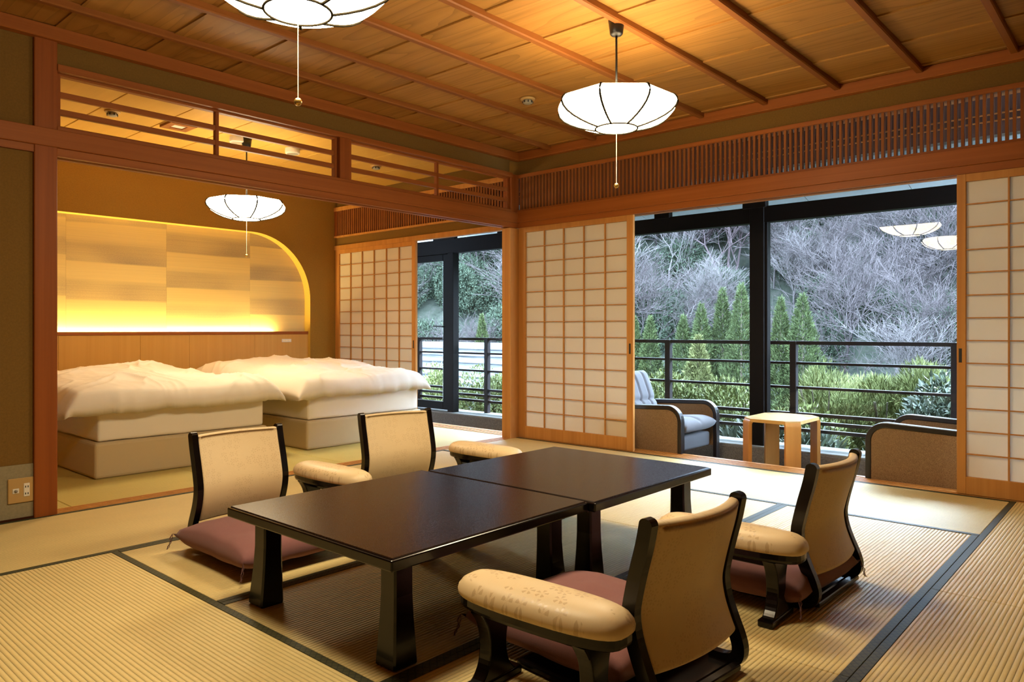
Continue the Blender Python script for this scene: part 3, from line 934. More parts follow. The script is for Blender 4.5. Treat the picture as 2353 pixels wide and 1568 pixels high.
def make_cushion(label, w=.57, d=.62, h=.066, seed=0):
    """zabuton: pinched corners, a soft crown, thread tassels"""
    t = thing('floor_cushion', label, 'cushion', (0, 0, 0), 0, 'mauve floor cushions')
    n = 28; rr = random.Random(seed)
    mb = MB(); vs = []
    for side in (1, -1):
        for i in range(n + 1):
            for j in range(n + 1):
                u, v = -1 + 2 * i / n, -1 + 2 * j / n
                e = (max(0, 1 - abs(u) ** 3.4) * max(0, 1 - abs(v) ** 3.4)) ** .38
                pin = 1 - .045 * (1 - u * u) * abs(v) ** 3 ; pin2 = 1 - .045 * (1 - v * v) * abs(u) ** 3
                x, y = u * w / 2 * pin2, v * d / 2 * pin
                wr = .006 * noise.noise((u * 2.2 + seed * 3, v * 2.2, 1.7)) + .004 * noise.noise((u * 5 + seed, v * 5, .3))
                cor = (abs(u) * abs(v)) ** 6
                z = side * (h * e * (1.25 if side > 0 else .75)) + wr * e + .018 * cor + .004
                vs.append((x, y, z + h * .75))
    m_ = (n + 1) ** 2; fs = []
    for i in range(n):
        for j in range(n):
            a = i * (n + 1) + j
            fs.append((a, a + n + 1, a + n + 2, a + 1)); fs.append((m_ + a, m_ + a + 1, m_ + a + n + 2, m_ + a + n + 1))
    mb.add(vs, fs)
    me = mb.mesh('cover', M['mauve'], True)
    bm = bmesh.new(); bm.from_mesh(me); bmesh.ops.remove_doubles(bm, verts=bm.verts[:], dist=.0012); bm.to_mesh(me); bm.free(); me.shade_smooth()
    put('cover', me, t)
    for sx in (-1, 1):
        for sy in (-1, 1):
            mb = MB()
            for k in range(4):
                q = [(sx * w / 2, sy * d / 2, h * .75 + .02)]
                for s_ in range(1, 5):
                    q.append((sx * (w / 2 + .004 * s_ + rr.uniform(-.006, .006)), sy * (d / 2 + .003 * s_) + rr.uniform(-.006, .006), max(.003, h * .75 + .02 - .019 * s_)))
                mb.tube(q, .0011, 4)
            mb.build('tassel', M['tassel'], t)
    return t
# local +y points to the table
SEAT_Z = .022
c1 = make_chair('gold brocade legless chair at the near left, facing the tables from the bed side')
CH = [((-3.352, -1.203, 0), PI + math.radians(1.2), None),
      ((-2.369, -1.175, 0), PI + math.radians(-10.5), 'gold brocade legless chair at the far left of the tables, nearer the window'),
      ((-3.293, -3.463, 0), math.radians(-4.8), 'gold brocade legless chair in the foreground, its back to the camera'),
      ((-2.252, -3.488, 0), math.radians(-1.6), 'gold brocade legless chair at the right, back turned, in front of the window')]
c1.location = CH[0][0]; c1.rotation_euler = (0, 0, CH[0][1])
for loc, rz, lab in CH[1:]: dup(c1, loc, rz, lab)
k1 = make_cushion('mauve cushion on the near left chair, its corner poking out beside the chair back', seed=1)
k1.location = (-3.405, -1.50, SEAT_Z)
dup(k1, (-3.215, -3.13, SEAT_Z), math.radians(-3), 'mauve cushion on the foreground chair, behind the big armrest')
dup(k1, (-2.32, -3.265, SEAT_Z), math.radians(-3), 'mauve cushion on the right chair, its rear edge showing under the back')

# ------------------------------------------------------------------ armrests
def make_armrest(label):
    t = thing('armrest', label, 'armrest', (0, 0, 0), 0, 'padded armrests beside the chairs')
    L, Wd = .275, .0955
    # pad: stadium plan with a crowned top
    n, vs, fs = 40, [], []
    def plan(k, r):
        a = 2 * PI * k / n
        c, s = math.cos(a), math.sin(a)
        p = 3.2
        return (math.copysign(abs(c) ** (2 / p), c) * (Wd - r), math.copysign(abs(s) ** (2 / 2.6), s) * (L - r))
    rings = [(.006, .245), (.001, .252), (0, .262), (.004, .276), (.014, .289), (.03, .299), (.055, .306), (.08, .309)]
    for r, z in rings:
        for k in range(n):
            x, y = plan(k, r); vs.append((x, y, z))
    for i in range(len(rings) - 1):
        for k in range(n):
            k2 = (k + 1) % n; fs.append((i * n + k, i * n + k2, (i + 1) * n + k2, (i + 1) * n + k))
    fs += [tuple(range(n))[::-1], tuple(range((len(rings) - 1) * n, len(rings) * n))]
    mb = MB(); mb.add(vs, fs); mb.build('pad', M['silk_arm'], t, smooth=True)
    # board
    vs, fs = [], []
    rr = [(.016, .214), (.010, .218), (.008, .226), (.008, .247)]
    for r, z in rr:
        for k in range(n):
            x, y = plan(k, r); vs.append((x, y, z))
    for i in range(len(rr) - 1):
        for k in range(n):
            k2 = (k + 1) % n; fs.append((i * n + k, i * n + k2, (i + 1) * n + k2, (i + 1) * n + k))
    fs += [tuple(range(n))[::-1], tuple(range((len(rr) - 1) * n, len(rr) * n))]
    mb = MB(); mb.add(vs, fs); mb.build('board', M['lacquer'], t)
    for s in (-1, 1):
        y = s * .17
        # waisted leg, cut from a plank across the pad, on a skid
        pr = []
        zs = [(z_, w_) for w_, z_ in smooth_line([(.075, .216), (.062, .20), (.045, .17), (.036, .13), (.036, .09), (.046, .055), (.066, .03), (.085, .02)], 3)]
        pl = [(-w_, z) for z, w_ in zs]; pr = [(w_, z) for z, w_ in zs]
        mb = MB().strip(pl, pr, y - .022, y + .022, 'y')
        bm = bmesh.new(); vv = [bm.verts.new(p) for p in mb.v]
        for q in mb.f: bm.faces.new([vv[i] for i in q])
        bmesh.ops.recalc_face_normals(bm, faces=bm.faces[:])
        bmesh.ops.bevel(bm, geom=[e for e in bm.edges if len(e.link_faces) == 2 and e.calc_face_angle() > .9], offset=.004, segments=2, profile=.5, affect='EDGES')
        me = bpy.data.meshes.new('leg'); bm.to_mesh(me); bm.free(); me.materials.append(M['lacquer']); put('leg', me, t)
        CB(-.1, .1, y - .026, y + .026, 0, .024, c=.005, seg=2).build('skid', M['lacquer'], t)
    CB(-.012, .012, -.155, .155, .178, .216, c=.004).build('stretcher', M['lacquer'], t)
    return t
a1 = make_armrest('padded armrest between the two left chairs, beside the near table edge')
a1.location = (-2.939, -1.309, 0); a1.rotation_euler = (0, 0, .031)
dup(a1, (-1.914, -1.409, 0), .023, 'padded armrest right of the far left chair, near the shoji screen')
dup(a1, (-3.600, -3.2315, 0), .036, 'large looking padded armrest in the foreground beside the front chair')
dup(a1, (-2.634, -3.313, 0), .019, 'padded armrest left of the right hand chair')

# ------------------------------------------------------------------ beds
def make_bed(x0, x1, y0, y1, label):
    t = thing('bed', label, 'bed', (x0, y0, 0), 0, 'twin beds')
    w, d = x1 - x0, y1 - y0
    CB(0, w, 0, d, 0, .243, c=.022, seg=3).build('bed_base', M['bedbase'], t)
    # mattress in a fitted sheet: slight folds on the sides
    nx_, ny_, nz_ = 40, 50, 8
    bm = bmesh.new()
    bmesh.ops.create_cube(bm, size=1)
    for v_ in bm.verts: v_.co = Vector(((v_.co.x + .5) * (w - .05) + .025, (v_.co.y + .5) * (d - .04) + .025, .245 + (v_.co.z + .5) * .215))
    bmesh.ops.bevel(bm, geom=bm.edges[:], offset=.02, segments=3, profile=.5, affect='EDGES')
    bmesh.ops.subdivide_edges(bm, edges=[e for e in bm.edges if e.calc_length() > .15], cuts=24, use_grid_fill=True)
    for v_ in bm.verts:
        c = v_.co
        if .26 < c.z < .445:
            k = .004 * noise.noise((c.x * 9 + x0, c.y * 9, c.z * 3)) + .003 * noise.noise(((c.x + c.z * .6) * 22, c.y * 22, x0))
            if c.y < .06: c.y += k
            if c.x < .06: c.x += k
            if c.x > w - .06: c.x += k
        if c.z < .27: c.z += .004 * noise.noise((c.x * 12, c.y * 12, 2.2))
    me = bpy.data.meshes.new('mattress'); bm.to_mesh(me); bm.free(); me.shade_smooth(); me.materials.append(M['sheet'])
    put('mattress', me, t)
    return t
def make_duvet(x0, x1, y0, y1, label, seed, humps, name='duvet'):
    w, d = x1 - x0, y1 - y0
    n, m = 150, 170
    vs, fs = [], []
    def height(u, v):
        e = (max(0, 1 - abs(u) ** 9) * max(0, 1 - abs(v) ** 10)) ** .40
        z = .145
        for (hu, hv, hr, hh) in humps:
            z += hh * math.exp(-((u - hu) ** 2 + (v - hv) ** 2) / hr ** 2)
        a = noise.noise((u * 1.6 + seed * 5.1, v * 1.6, .5))
        # soft pulled folds
        q = noise.noise((u * 1.5 + seed, v * 1.3, 4.0))
        q2 = noise.noise((u * .9 - seed, v * 1.1 + 3, 8.0))
        f1 = 1 - abs(noise.noise((u * 1.7 + v * 1.1 + 1.5 * q + seed, v * .8 - u * .6 + q2, 7.0 + seed)))
        f2 = 1 - abs(noise.noise((u * .9 - v * 2.6 + 1.8 * q2, u * 1.1 + v * .5 + 2 * q, 1.0 + seed)))
        f3 = 1 - abs(noise.noise((u * 4.5 + v * 3 + 2 * q, v * 2.5 - u, 3.0 + seed)))
        amp = max(0, .6 + .9 * noise.noise((u * 1.6 + 9, v * 1.6 + seed, 2.0)))
        z += .034 * a + (.026 * f1 ** 9 + .024 * f2 ** 10 + .006 * f3 ** 6) * amp + .003 * noise.noise((u * 14, v * 14, seed))
        return z * e, e
    for side in (1, 0):
        for i in range(n + 1):
            for j in range(m + 1):
                u, v = -1 + 2 * i / n, -1 + 2 * j / m
                z, e = height(u, v)
                wob = .018 * noise.noise((u * 3 + seed, v * 3, 3.3)) + .010 * noise.noise((u * 9, v * 9 + seed, 5.5))
                x = w / 2 + u * w / 2 * (1 + wob * (abs(u) ** 4)); y = d / 2 + v * d / 2 * (1 + wob * abs(v) ** 4)
                # the overhang sags over the mattress edge
                over = max(0, -(x - .10), x - (w - .10)) / .10; over = max(over, max(0, -(y - .05)) / .06)
                drop = -.055 * min(1, max(0, over)) ** 1.3 * (1 + .4 * noise.noise((u * 4, v * 4, seed)))
                base = .463 + drop
                vs.append((x, y, base + (z if side else -.003 + .0 * e) + (0.018 if side == 0 else .018)))
    k_ = (n + 1) * (m + 1)
    for i in range(n):
        for j in range(m):
            a = i * (m + 1) + j
            fs.append((a, a + m + 1, a + m + 2, a + 1)); fs.append((k_ + a, k_ + a + 1, k_ + a + m + 2, k_ + a + m + 1))
    mb = MB(); mb.add(vs, fs)
    me = mb.mesh(name, M['duvet'], True)
    bm = bmesh.new(); bm.from_mesh(me); bmesh.ops.remove_doubles(bm, verts=bm.verts[:], dist=.004); bm.to_mesh(me); bm.free(); me.shade_smooth()
    o = put(name, me, None, (x0, y0, 0))
    return tag(o, label, 'duvet', 'rumpled white duvets')
make_bed(-3.322, -2.062, .82, 2.90, 'left twin bed with white sheet on a beige padded base')
make_bed(-1.717, -.465, .81, 2.90, 'right twin bed by the window with white sheet on a beige base')
make_duvet(-3.52, -1.93, .755, 2.84, 'rumpled white duvet on the left bed', 1, [(-.35, -.1, .5, .05), (.2, .55, .5, .05)])
make_duvet(-1.83, -.40, .745, 2.84, 'rumpled white duvet on the right bed', 2, [(-.2, .55, .55, .10), (.5, .0, .4, .05)])

# ------------------------------------------------------------------ veranda furniture
VZ = -.17
def make_armchair(label):
    """wooden hoop arms with tweed panels, buttoned grey cushions; local +y is the front"""
    t = thing('armchair', label, 'armchair', (0, 0, 0), 0, 'veranda armchairs')
    D, Hh, Wd, rad = .72, .555, .31, .13
    for s in (-1, 1):
        outer, inner = [], []
        # hoop: up the front leg, round the corner, back along the arm, down the rear leg
        def arc(cx, cz, r, a0, a1, n=8): return [(cx + r * math.cos(a0 + (a1 - a0) * i / n), cz + r * math.sin(a0 + (a1 - a0) * i / n)) for i in range(n + 1)]
        b = .036
        outer = [(D / 2, 0)] + arc(D / 2 - rad, Hh - rad, rad, 0, PI / 2) + arc(-D / 2 + rad, Hh - .02 - rad, rad, PI / 2, PI) + [(-D / 2 - .02, 0)]
        inner = [(D / 2 - b, 0)] + arc(D / 2 - rad, Hh - rad, rad - b, 0, PI / 2) + arc(-D / 2 + rad, Hh - .02 - rad, rad - b, PI / 2, PI) + [(-D / 2 - .02 + b, 0)]
        mb = MB().strip(outer, inner, s * Wd - .03, s * Wd + .03, 'x')
        bm = bmesh.new(); vv = [bm.verts.new(p) for p in mb.v]
        for q in mb.f: bm.faces.new([vv[i] for i in q])
        bmesh.ops.recalc_face_normals(bm, faces=bm.faces[:])
        bmesh.ops.bevel(bm, geom=[e for e in bm.edges if len(e.link_faces) == 2 and e.calc_face_angle() > .9], offset=.006, segments=2, profile=.5, affect='EDGES')
        me = bpy.data.meshes.new('arm_frame'); bm.to_mesh(me); bm.free(); me.materials.append(M['blackwood']); put('arm_frame', me, t)
        pan = [(D / 2 - b, .17)] + arc(D / 2 - rad, Hh - rad, rad - b, 0, PI / 2) + arc(-D / 2 + rad, Hh - .02 - rad, rad - b, PI / 2, PI) + [(-D / 2 + b - .015, .17)]
        MB().prism(pan, s * Wd - .022, s * Wd + .022, 'x').build('side_panel', M['tweed'], t)
    CB(-Wd + .03, Wd - .03, -.30, .30, .17, .29, c=.02, seg=3).build('seat_base', M['greycloth'], t, smooth=True)
    for y in (-.2, .1): CB(-Wd + .02, Wd - .02, y - .03, y + .03, .135, .172, c=.003).build('rail', M['blackwood'], t)
    # seat cushion
    def pillow(name, sx, sy, sz, loc, rx, grid, parent):
        n, m = 36, 36; vs, fs = [], []
        for side in (1, -1):
            for i in range(n + 1):
                for j in range(m + 1):
                    u, v = -1 + 2 * i / n, -1 + 2 * j / m
                    e = (max(0, 1 - abs(u) ** 6) * max(0, 1 - abs(v) ** 6)) ** .4
                    z = sz * e
                    if side > 0 and grid:
                        gu, gv = grid
                        for g, q in ((gu, u), (gv, v)):
                            k = abs(((q + 1) / 2 * g) % 1.0 - .5) * 2   # 1 at the seams
                            if 0.02 < (q + 1) / 2 < .98: z -= sz * .32 * e * max(0, (k - .72) / .28) ** 1.5
                    vs.append((u * sx, v * sy, side * z))
        k_ = (n + 1) * (m + 1)
        for i in range(n):
            for j in range(m):
                a = i * (m + 1) + j
                fs.append((a, a + m + 1, a + m + 2, a + 1)); fs.append((k_ + a, k_ + a + 1, k_ + a + m + 2, k_ + a + m + 1))
        mb = MB(); mb.add(vs, fs); me = mb.mesh(name, M['greycloth'], True)
        bm = bmesh.new(); bm.from_mesh(me); bmesh.ops.remove_doubles(bm, verts=bm.verts[:], dist=.002); bm.to_mesh(me); bm.free(); me.shade_smooth()
        o = put(name, me, parent, loc); o.rotation_euler = (rx, 0, 0); return o
    pillow('seat_cushion', Wd - .035, .33, .068, (0, .04, .355), math.radians(5), (2, 1), t)
    pillow('back_cushion', Wd - .035, .28, .07, (0, -.27, .53), math.radians(-70), (4, 2), t)
    return t
ac = make_armchair('grey armchair with tweed sides beside the left shoji, facing right')
ac.location = (.495, -1.235, VZ); ac.rotation_euler = (0, 0, PI)
dup(ac, (.48, -3.335, VZ), 0, 'tweed sided armchair at the right, partly hidden by the right shoji')

st = thing('side_table', 'bentwood side table with clipped corners between the two armchairs', 'table', (.51, -2.265, VZ), 0)
sx_, sy_, H = .285, .225, .495
cl = .085
oc = [(-sx_ + cl, -sy_), (sx_ - cl, -sy_), (sx_, -sy_ + cl), (sx_, sy_ - cl), (sx_ - cl, sy_), (-sx_ + cl, sy_), (-sx_, sy_ - cl), (-sx_, -sy_ + cl)]
mb = MB().prism([(a * .955, b * .955) for a, b in oc], H - .026, H - .001, 'z'); mb.build('table_top', M['blond'], st)
for qx in (-1, 1):
    for qy in (-1, 1):
        # bent strip coming over the clipped corner and down
        cx, cy = qx * (sx_ - cl / 2), qy * (sy_ - cl / 2)
        ang = math.atan2(qy, qx)
        def arc2(r, n=8): return [(-r_ + r_ * math.cos(PI / 2 - PI / 2 * i / n), H - r_ + r_ * math.sin(PI / 2 - PI / 2 * i / n)) for r_ in (r,) for i in range(n + 1)]
        R1, T = .045, .026
        o_ = [(-.10, H)] + [(-R1 + R1 * math.sin(PI / 2 * i / 8), H - R1 + R1 * math.cos(PI / 2 * i / 8)) for i in range(9)] + [(0, 0)]
        i_ = [(-.10, H - T)] + [(-R1 + (R1 - T) * math.sin(PI / 2 * i / 8), H - R1 + (R1 - T) * math.cos(PI / 2 * i / 8)) for i in range(9)] + [(-T, 0)]
        mb = MB().strip(o_, i_, -.058, .058, 'y')
        mb.build('leg', M['blond_leg'], st, loc=(cx, cy, 0), rz=ang)

# ------------------------------------------------------------------ balcony rail
br = thing('balcony_railing', 'dark metal balcony railing of flat bars outside the window', 'railing', (1.26, -1.5, 0))
RX = 0.0
for k in range(8):
    y = 1.59 + 1.222 * (2 - k) + 1.5
    CB(-.028, .028, y - .028, y + .028, 0, .9, c=.003).build('post', M['rail'], br)
for z, h in ((.885, .016), (.71, .011), (.50, .011), (.272, .014), (.203, .014), (.136, .014)):
    CB(-.02, .02, -4.6, 5.6, z - h, z + h, c=.002).build('bar', M['rail'], br)

# ------------------------------------------------------------------ outdoors
def leaves(pts, nrm, L, Wd, seed, fold=.25, jitter=.6, up=0.0):
    """folded diamond leaves at PTS, growing along NRM with some scatter -> (verts, faces)"""
    g = np.random.default_rng(seed); n = len(pts)
    d = nrm + g.normal(0, jitter, (n, 3)); d[:, 2] += up
    d /= np.linalg.norm(d, axis=1, keepdims=True) + 1e-9
    r = g.normal(0, 1, (n, 3)); s = np.cross(d, r); s /= np.linalg.norm(s, axis=1, keepdims=True) + 1e-9
    q = np.cross(d, s)
    l = L * g.uniform(.6, 1.3, (n, 1)); w = Wd * g.uniform(.7, 1.2, (n, 1))
    mid = pts + d * l * .45
    v = np.stack([pts, mid + s * w * .5 + q * w * fold, pts + d * l, mid - s * w * .5 + q * w * fold], 1).reshape(-1, 3)
    b = np.arange(n)[:, None] * 4
    f = np.concatenate([b + np.array([[0, 1, 2]]), b + np.array([[0, 2, 3]])], 1).reshape(-1, 3)
    return v, f

def np_mesh(name, v, f, mat):
    me = bpy.data.meshes.new(name)
    nf = len(f)
    me.vertices.add(len(v)); me.vertices.foreach_set('co', np.asarray(v, dtype=np.float32).ravel())
    me.loops.add(nf * 3); me.loops.foreach_set('vertex_index', np.asarray(f, dtype=np.int32).ravel())
    me.polygons.add(nf); me.polygons.foreach_set('loop_start', np.arange(nf, dtype=np.int32) * 3)
    try: me.polygons.foreach_set('loop_total', np.full(nf, 3, dtype=np.int32))
    except Exception: pass
    me.update(calc_edges=True); me.validate(); me.materials.append(mat)
    return me

def blob_points(n, seed, rad, lumps=9, shell=.25):
    """points near the surface of a lumpy mound (rad = half sizes), base at z = 0"""
    g = np.random.default_rng(seed)
    cs = g.uniform(-.55, .55, (lumps, 3)); cs[:, 2] = g.uniform(.25, .75, lumps); cs[0] = (0, 0, .5)
    rs = g.uniform(.35, .55, lumps); rs[0] = .7
    k = g.integers(0, lumps, n)
    d = g.normal(0, 1, (n, 3)); d /= np.linalg.norm(d, axis=1, keepdims=True)
    p = cs[k] + d * (rs[k] * (1 - shell * g.uniform(0, 1, n) ** 2))[:, None]
    keep = p[:, 2] > -.05
    p, d = p[keep], d[keep]
    return p * np.array([rad[0], rad[1], rad[2]]), d

def shrub(name, label, loc, rad, n, L, Wd, mat, seed, group, up=.3, jitter=.6, core=True, cat='shrub', lumps=9):
    t = thing(name, label, cat, loc, 0, group)
    p, d = blob_points(n, seed, rad, lumps)
    v, f = leaves(p, d, L, Wd, seed, jitter=jitter, up=up)
    stuff(put('foliage', np_mesh('foliage', v, f, mat), t))
    mb = MB()
    rr = random.Random(seed)
    for k in range(7):
        a = rr.uniform(0, 2 * PI)
        mb.tube([(0, 0, 0), (rad[0] * .3 * math.cos(a), rad[1] * .3 * math.sin(a), rad[2] * .5), (rad[0] * .6 * math.cos(a), rad[1] * .6 * math.sin(a), rad[2] * .95)], .016, 5, .006)
    mb.build('stem', M['bark'], t)
    return t

# ground: terrace below the balcony, then the wooded slope
DX, DY = math.cos(math.radians(30)), math.sin(math.radians(30))
def ground_z(x, y):
    s = max(x * DX + y * DY, x * .906 - y * .423 - 1, x * .17 + y * .985 - 3)  # side slopes out of view added to keep low sky light out
    z = -.75 - max(0, min(1, (s - 4) / 5)) * 1.0
    z += max(0, min(s, 31) - 13.0) * .88 + max(0, s - 31) * .06  # slope made steep to hold sky light off the deep floor
    return z + .35 * noise.noise((x * .25, y * .25, 1.0)) * min(1, max(0, (s - 6) / 6))
v, f = [], []
nx_, ny_ = 70, 90
for i in range(nx_ + 1):
    for j in range(ny_ + 1):
        x = 1.33 + (i / nx_) ** 1.4 * 52; y = -32 + j / ny_ * 84
        v.append((x, y, ground_z(x, y)))
for i in range(nx_):
    for j in range(ny_):
        a = i * (ny_ + 1) + j
        f.append((a, a + ny_ + 1, a + ny_ + 2, a + 1))
me = bpy.data.meshes.new('ground'); me.from_pydata(v, [], f); me.update(); me.shade_smooth(); me.materials.append(M['hill'])
struct(put('ground', me))

# clipped hedge right behind the railing
HG = 'hedge bushes behind the railing'
hedge_spots = [(2.55, 3.9, 'in the bedroom window beside the glazed door'), (2.55, 2.95, 'in the bedroom window, middle of its hedge'), (2.55, 2.0, 'in the bedroom window next to the corner post'),
               (2.6, .75, 'behind the left armchair, at the left shoji edge'), (2.6, -.1, 'behind the left armchair'), (2.55, -.85, 'between the left armchair and the window mullion')]
for k, (x, y, w) in enumerate(hedge_spots):
    z0 = -.75
    shrub('hedge_bush', 'pale tipped clipped hedge bush ' + w, (x, y, z0), (.62, .68, 1.02), 15000, .056, .025, M['hedge'], 20 + k, HG, up=.5)
shrub('hedge_bush', 'lower pale green bush behind the side table right of the mullion', (2.6, -1.72, -.75), (.5, .55, .80), 11000, .056, .025, M['hedge'], 31, HG, up=.4)
LG = 'low leafy plants along the ledge'
for k, (y, w) in enumerate(((-.5, 'left of the mullion'), (-1.3, 'behind the mullion foot'), (-2.0, 'behind the side table'), (-2.7, 'before the right armchair'), (-3.5, 'behind the right armchair'))):
    shrub('ground_cover', 'low long leaved plant along the ledge ' + w, (1.95, y, -.75), (.42, .52, .62), 2600, .15, .035, M['hedge_dark'], 40 + k, LG, up=.35, cat='plant')
FG = 'feathery young cypresses'
for k, (x, y, h, r, w) in enumerate(((3.6, -1.55, 1.12, .45, 'left of the second railing post'), (3.9, -2.1, 1.0, .5, 'in the middle of the right pane'), (4.2, -2.45, 1.12, .48, 'left of the dark leafy bush'), (5.8, -.9, 1.0, .9, 'paler, farther back in the right pane'), (6.0, -1.6, 1.05, .9, 'pale, far back behind the right armchair'))):
    shrub('feathery_cypress', 'feathery yellow green cypress shrub ' + w, (x, y, ground_z(x, y)), (r, r, h + .0), 17000, .10, .011, M['feather'] if k < 3 else M['cypress_light'], 60 + k, FG, up=.9, jitter=.55)
shrub('leafy_bush', 'dark glossy leafy bush behind the right armchair', (3.0, -2.95, -.75), (.62, .62, 1.12), 9000, .08, .034, M['hedge_dark'], 71, None, up=.2)
shrub('leafy_bush', 'tall light leafy bush at the right shoji edge', (3.4, -3.35, -.8), (.5, .5, 1.5), 7000, .09, .03, M['hedge'], 72, None, up=.4)

# row of young conifers
def conifer_mesh(seed, n=15000):
    g = np.random.default_rng(seed)
    h = g.beta(1.0, 1.55, n)
    a = g.uniform(0, 2 * PI, n)
    prof = np.clip((1 - h) ** .85 * (1 - .35 * np.exp(-h * 12)), .0, 1)
    lump = 1 + .16 * np.sin(a * 5 + h * 20 + seed) + .12 * np.sin(a * 3 - h * 33)
    r = .5 * prof * lump * (1 - .45 * g.uniform(0, 1, n) ** 2.5)
    p = np.stack([r * np.cos(a), r * np.sin(a), h], 1)
    d = np.stack([np.cos(a) * .8, np.sin(a) * .8, np.full(n, .55)], 1)
    p[:, :2] *= 1.0
    return p, d
def conifer(label, loc, h, w, seed, mat):
    t = thing('cypress_tree', label, 'tree', loc, 0, 'young cypresses beyond the hedge')
    p, d = conifer_mesh(seed)
    p = p * np.array([w, w, h])
    v, f = leaves(p, d, .085, .022, seed, jitter=.5, up=.5)
    stuff(put('foliage', np_mesh('foliage', v, f, mat), t))
    MB().tube([(0, 0, -.3), (0, 0, h * .4), (0, 0, h * .97)], .05, 6, .008).build('trunk', M['bark'], t)
    return t
for k, (x, y, zt, w, lab, mm) in enumerate((
        (9, 4.42, 1.30, 1.05, 'small cypress tree half hidden at the left shoji edge', 'cypress'),
        (9, 4.0, 1.27, 1.05, 'small cypress tree second from the left shoji, left of the railing post', 'cypress'),
        (9, 3.2, 1.29, 1.15, 'small cypress tree just right of the left railing post', 'cypress'),
        (9, 2.78, 1.52, 1.25, 'mid height cypress tree left of the paler golden one', 'cypress'),
        (9.3, 2.45, 1.85, 1.2, 'greyer tall slim cypress beside the tallest one', 'cypress'),
        (9, 1.9, 1.92, 1.3, 'tallest dark cypress tree, left against the window mullion', 'cypress'),
        (9, 1.1, 1.62, 1.05, 'slim cypress tree right of the window mullion', 'cypress'),
        (9, .68, 1.66, 1.45, 'broad brownish tipped cypress tree above the second railing post', 'cypress'),
        (6.5, 1.55, .88, 1.0, 'short golden green cypress behind the hedge, left pane', 'cypress_light'),
        (9, 9.15, 1.38, .9, 'lone small cypress tree in the bedroom window', 'cypress'))):
    z0 = -1.75 if x > 7 else -1.3
    conifer(lab, (x, y, z0), zt - z0, w, 100 + k, M[mm])

# neighbour's white boarded wall, seen from the bedroom
bw_ = thing('boarded_wall', 'white horizontal boarded wall beyond the hedge in the bedroom window', 'fence', (8.0, 11.0, -1.25), math.radians(-4))
CB(-.0, .12, -5.2, 4.5, 0, 1.93, c=.005).build('backing', M['siding'], bw_)
for k in range(11):
    z = .05 + k * .172
    MB().prism([(-.075, z), (-.075, z + .022), (-.004, z + .16), (0, z + .16), (0, z)], -5.2, 4.5, 'y').build('board', M['siding'], bw_)

# bare winter trees
def bare_tree(seed, height=5.0, levels=5, spread=.75, lean=0.0, droop=0.0):
    rr = random.Random(seed); segs = []
    def grow(p, d, length, rad, lev):
        n = 3 if lev < 3 else 2
        q = p
        for i in range(n):
            d = (d + Vector((rr.uniform(-1, 1), rr.uniform(-1, 1), rr.uniform(-.55, .75) - droop * lev * .12)) * (.20 + .05 * lev)).normalized()
            q2 = q + d * length / n
            r1 = rad * (1 - .42 * (i + 1) / n)
            segs.append((q, q2, rad * (1 - .42 * i / n), r1))
            if lev < levels and (i > 0 or lev > 1):
                for _ in range(rr.choice((1, 1, 2)) if lev < 4 else rr.choice((1, 2))):
                    a = Vector((rr.uniform(-1, 1), rr.uniform(-1, 1), rr.uniform(-.2, .8)))
                    nd = (d * .75 + a * spread).normalized()
                    grow(q2, nd, length * rr.uniform(.55, .8), r1 * .68, lev + 1)
            q = q2
        if lev < levels:
            for _ in range(2):
                nd = (d + Vector((rr.uniform(-1, 1), rr.uniform(-1, 1), rr.uniform(-.3, .6))) * spread * .8).normalized()
                grow(q, nd, length * rr.uniform(.6, .82), rad * .5, lev + 1)
    for st in range(rr.choice((1, 2, 3))):
        grow(Vector((rr.uniform(-.15, .15), rr.uniform(-.15, .15), -.2)), Vector((rr.uniform(-.3, .3) + lean, rr.uniform(-.3, .3), 1)).normalized(), height * .34, .045 * height / 5, 1)
    n = len(segs)
    A = np.array([s[0][:] for s in segs]); Bq = np.array([s[1][:] for s in segs])
    ra = np.array([s[2] for s in segs]); rb = np.array([s[3] for s in segs])
    ra = np.maximum(ra, .0055); rb = np.maximum(rb, .0042)
    d = Bq - A; d /= np.linalg.norm(d, axis=1, keepdims=True) + 1e-9
    u = np.cross(d, np.where(np.abs(d[:, 2:3]) > .9, [[1., 0, 0]], [[0, 0, 1.]])); u /= np.linalg.norm(u, axis=1, keepdims=True) + 1e-9
    w = np.cross(d, u)
    vs = []
    for P, r in ((A, ra), (Bq, rb)):
        for k in range(3):
            t_ = 2 * PI * k / 3
            vs.append(P + (u * math.cos(t_) + w * math.sin(t_)) * r[:, None])
    v = np.stack(vs, 1).reshape(-1, 3)
    b = np.arange(n)[:, None] * 6
    f = np.concatenate([b + np.array([q]) for q in ([0, 1, 4], [0, 4, 3], [1, 2, 5], [1, 5, 4], [2, 0, 3], [2, 3, 5])], 1).reshape(-1, 3)
    return v, f
KINDS = (('twig', 'bare grey winter tree among the tangle on the hillside', 'bare grey trees on the hillside'),
         ('twig_pink', 'bare winter tree with a fine pinkish grey crown on the hillside', 'bare pinkish trees on the hillside'),
         ('twig_pale', 'bare winter tree with pale whitish branches on the hillside', 'bare pale trees on the hillside'))
tree_me = {}
for kind, (mm, lab, grp) in enumerate(KINDS):
    for q in range(2 if kind else 3):
        v, f = bare_tree(300 + kind * 10 + q, 5.0, 6 if kind == 1 else 5, (.75, .85, .7)[kind], droop=(.2, .1, .0)[kind])
        tree_me.setdefault(kind, []).append(np_mesh('branches', v, f, M[mm]))
def at_slope(s, t_): return s * DX - t_ * DY, s * DY + t_ * DX
rr = random.Random(5)
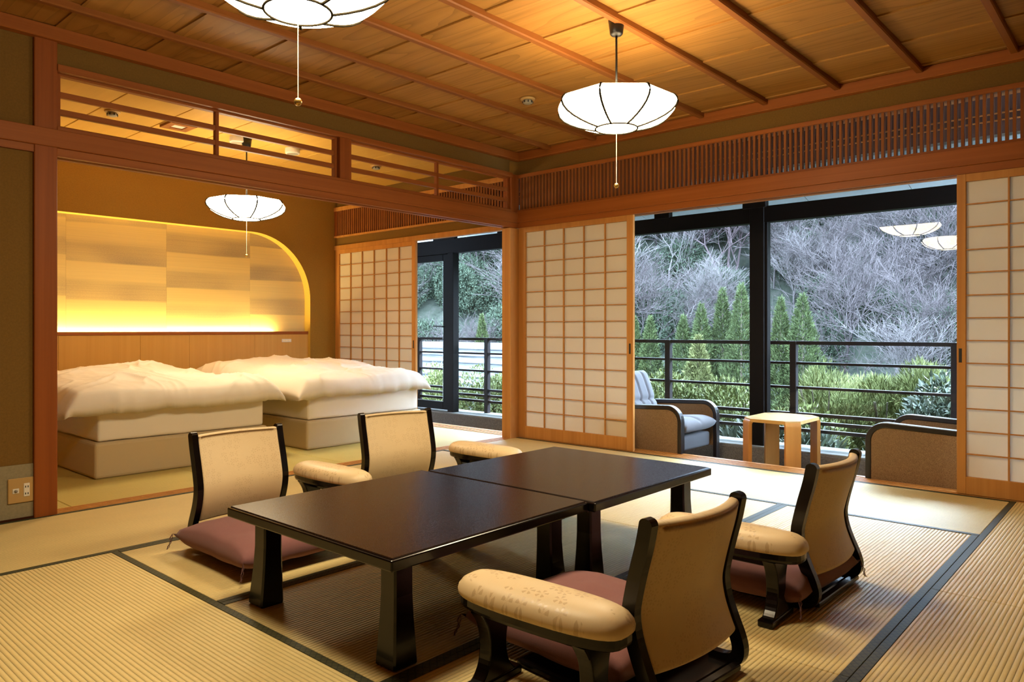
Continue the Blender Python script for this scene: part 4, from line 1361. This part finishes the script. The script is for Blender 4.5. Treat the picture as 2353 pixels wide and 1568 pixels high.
def hill_tree(s, t_, kind, sc):
    x, y = at_slope(s, t_)
    if x < 9.6 and 4.5 < y < 19: return
    mm, lab, grp = KINDS[kind]
    o = put('bare_tree', rr.choice(tree_me[kind]), None, (x, y, ground_z(x, y) - .1), rr.uniform(0, 6.28))
    o.scale = (sc * rr.uniform(1.0, 1.35), sc * rr.uniform(1.0, 1.35), sc)
    tag(o, lab, 'tree', grp)
for s0 in (14.0, 15.5, 17.0, 18.5, 20.0, 22.0, 24.0, 27.0, 30.0):
    half = .42 * (s0 + 6.7) + 2.5
    n = int(half * 2 / 2.7)
    for k in range(n):
        t_ = -1.3 - half + (k + rr.uniform(.1, .9)) * 2 * half / n
        kind = rr.choices((0, 1, 2), (.56, .14, .30))[0]
        hill_tree(s0 + rr.uniform(-.9, .9), t_, kind, rr.uniform(.55, .95))
# more of them up the valley side seen from the bedroom
for s0 in (18.0, 20.0, 22.0, 24.5):
    for t0 in (3.0, 4.6, 6.2, 7.8, 9.4): hill_tree(s0 + rr.uniform(-.6, .6), t0 + rr.uniform(-.6, .6), rr.choice((0, 0, 2)), rr.uniform(.6, .95))
# evergreens scattered among them
ever = []
for q in range(4):
    p, d = blob_points(12000, 500 + q, (1.0, 1.0, 1.25), 11)
    v, f = leaves(p, d, .085, .036, 500 + q, up=.2)
    ever.append(np_mesh('foliage', v, f, M['evergreen']))
def hill_bush(s, t_, sc):
    x, y = at_slope(s, t_)
    if x < 9.7 and 4.5 < y < 19.5: return
    o = put('evergreen_bush', rr.choice(ever), None, (x, y, ground_z(x, y) - .25), rr.uniform(0, 6.28))
    o.scale = (sc, sc, sc * rr.uniform(.9, 1.3))
    tag(o, 'dark evergreen bush between the bare trees on the hillside', 'bush', 'evergreen bushes on the hillside')
for s0 in (11.0, 12.2, 13.5, 15.0, 16.5, 18.0, 20.0, 22.0, 25, 28, 31):
    half = .42 * (s0 + 6.7) + 2
    n = int(half * 2 / 1.9)
    for k in range(n):
        t_ = -1.3 - half + (k + rr.uniform(.05, .95)) * 2 * half / n
        hill_bush(s0 + rr.uniform(-.7, .7), t_, rr.uniform(.6, 1.35) * (.6 if s0 < 13 else 1))
hill_tree(13.5, -6.0, 0, .7); hill_tree(13.2, -7.2, 2, .75); hill_tree(14.2, -8.2, 0, .8); hill_bush(11.5, -6.5, .8); hill_bush(11.2, -8.0, .9); hill_tree(15.0, .9, 2, .75); hill_tree(15.5, 2.1, 2, .7); hill_tree(17.5, -3.3, 1, 1.15); hill_tree(18.5, -2.2, 1, 1.05)
for s0 in (17.5, 19.5, 21.5):
    for t0 in (3.5, 5.5, 7.5, 9.5): hill_bush(s0 + rr.uniform(-.5, .5), t0 + rr.uniform(-.6, .6), rr.uniform(.6, 1.1))
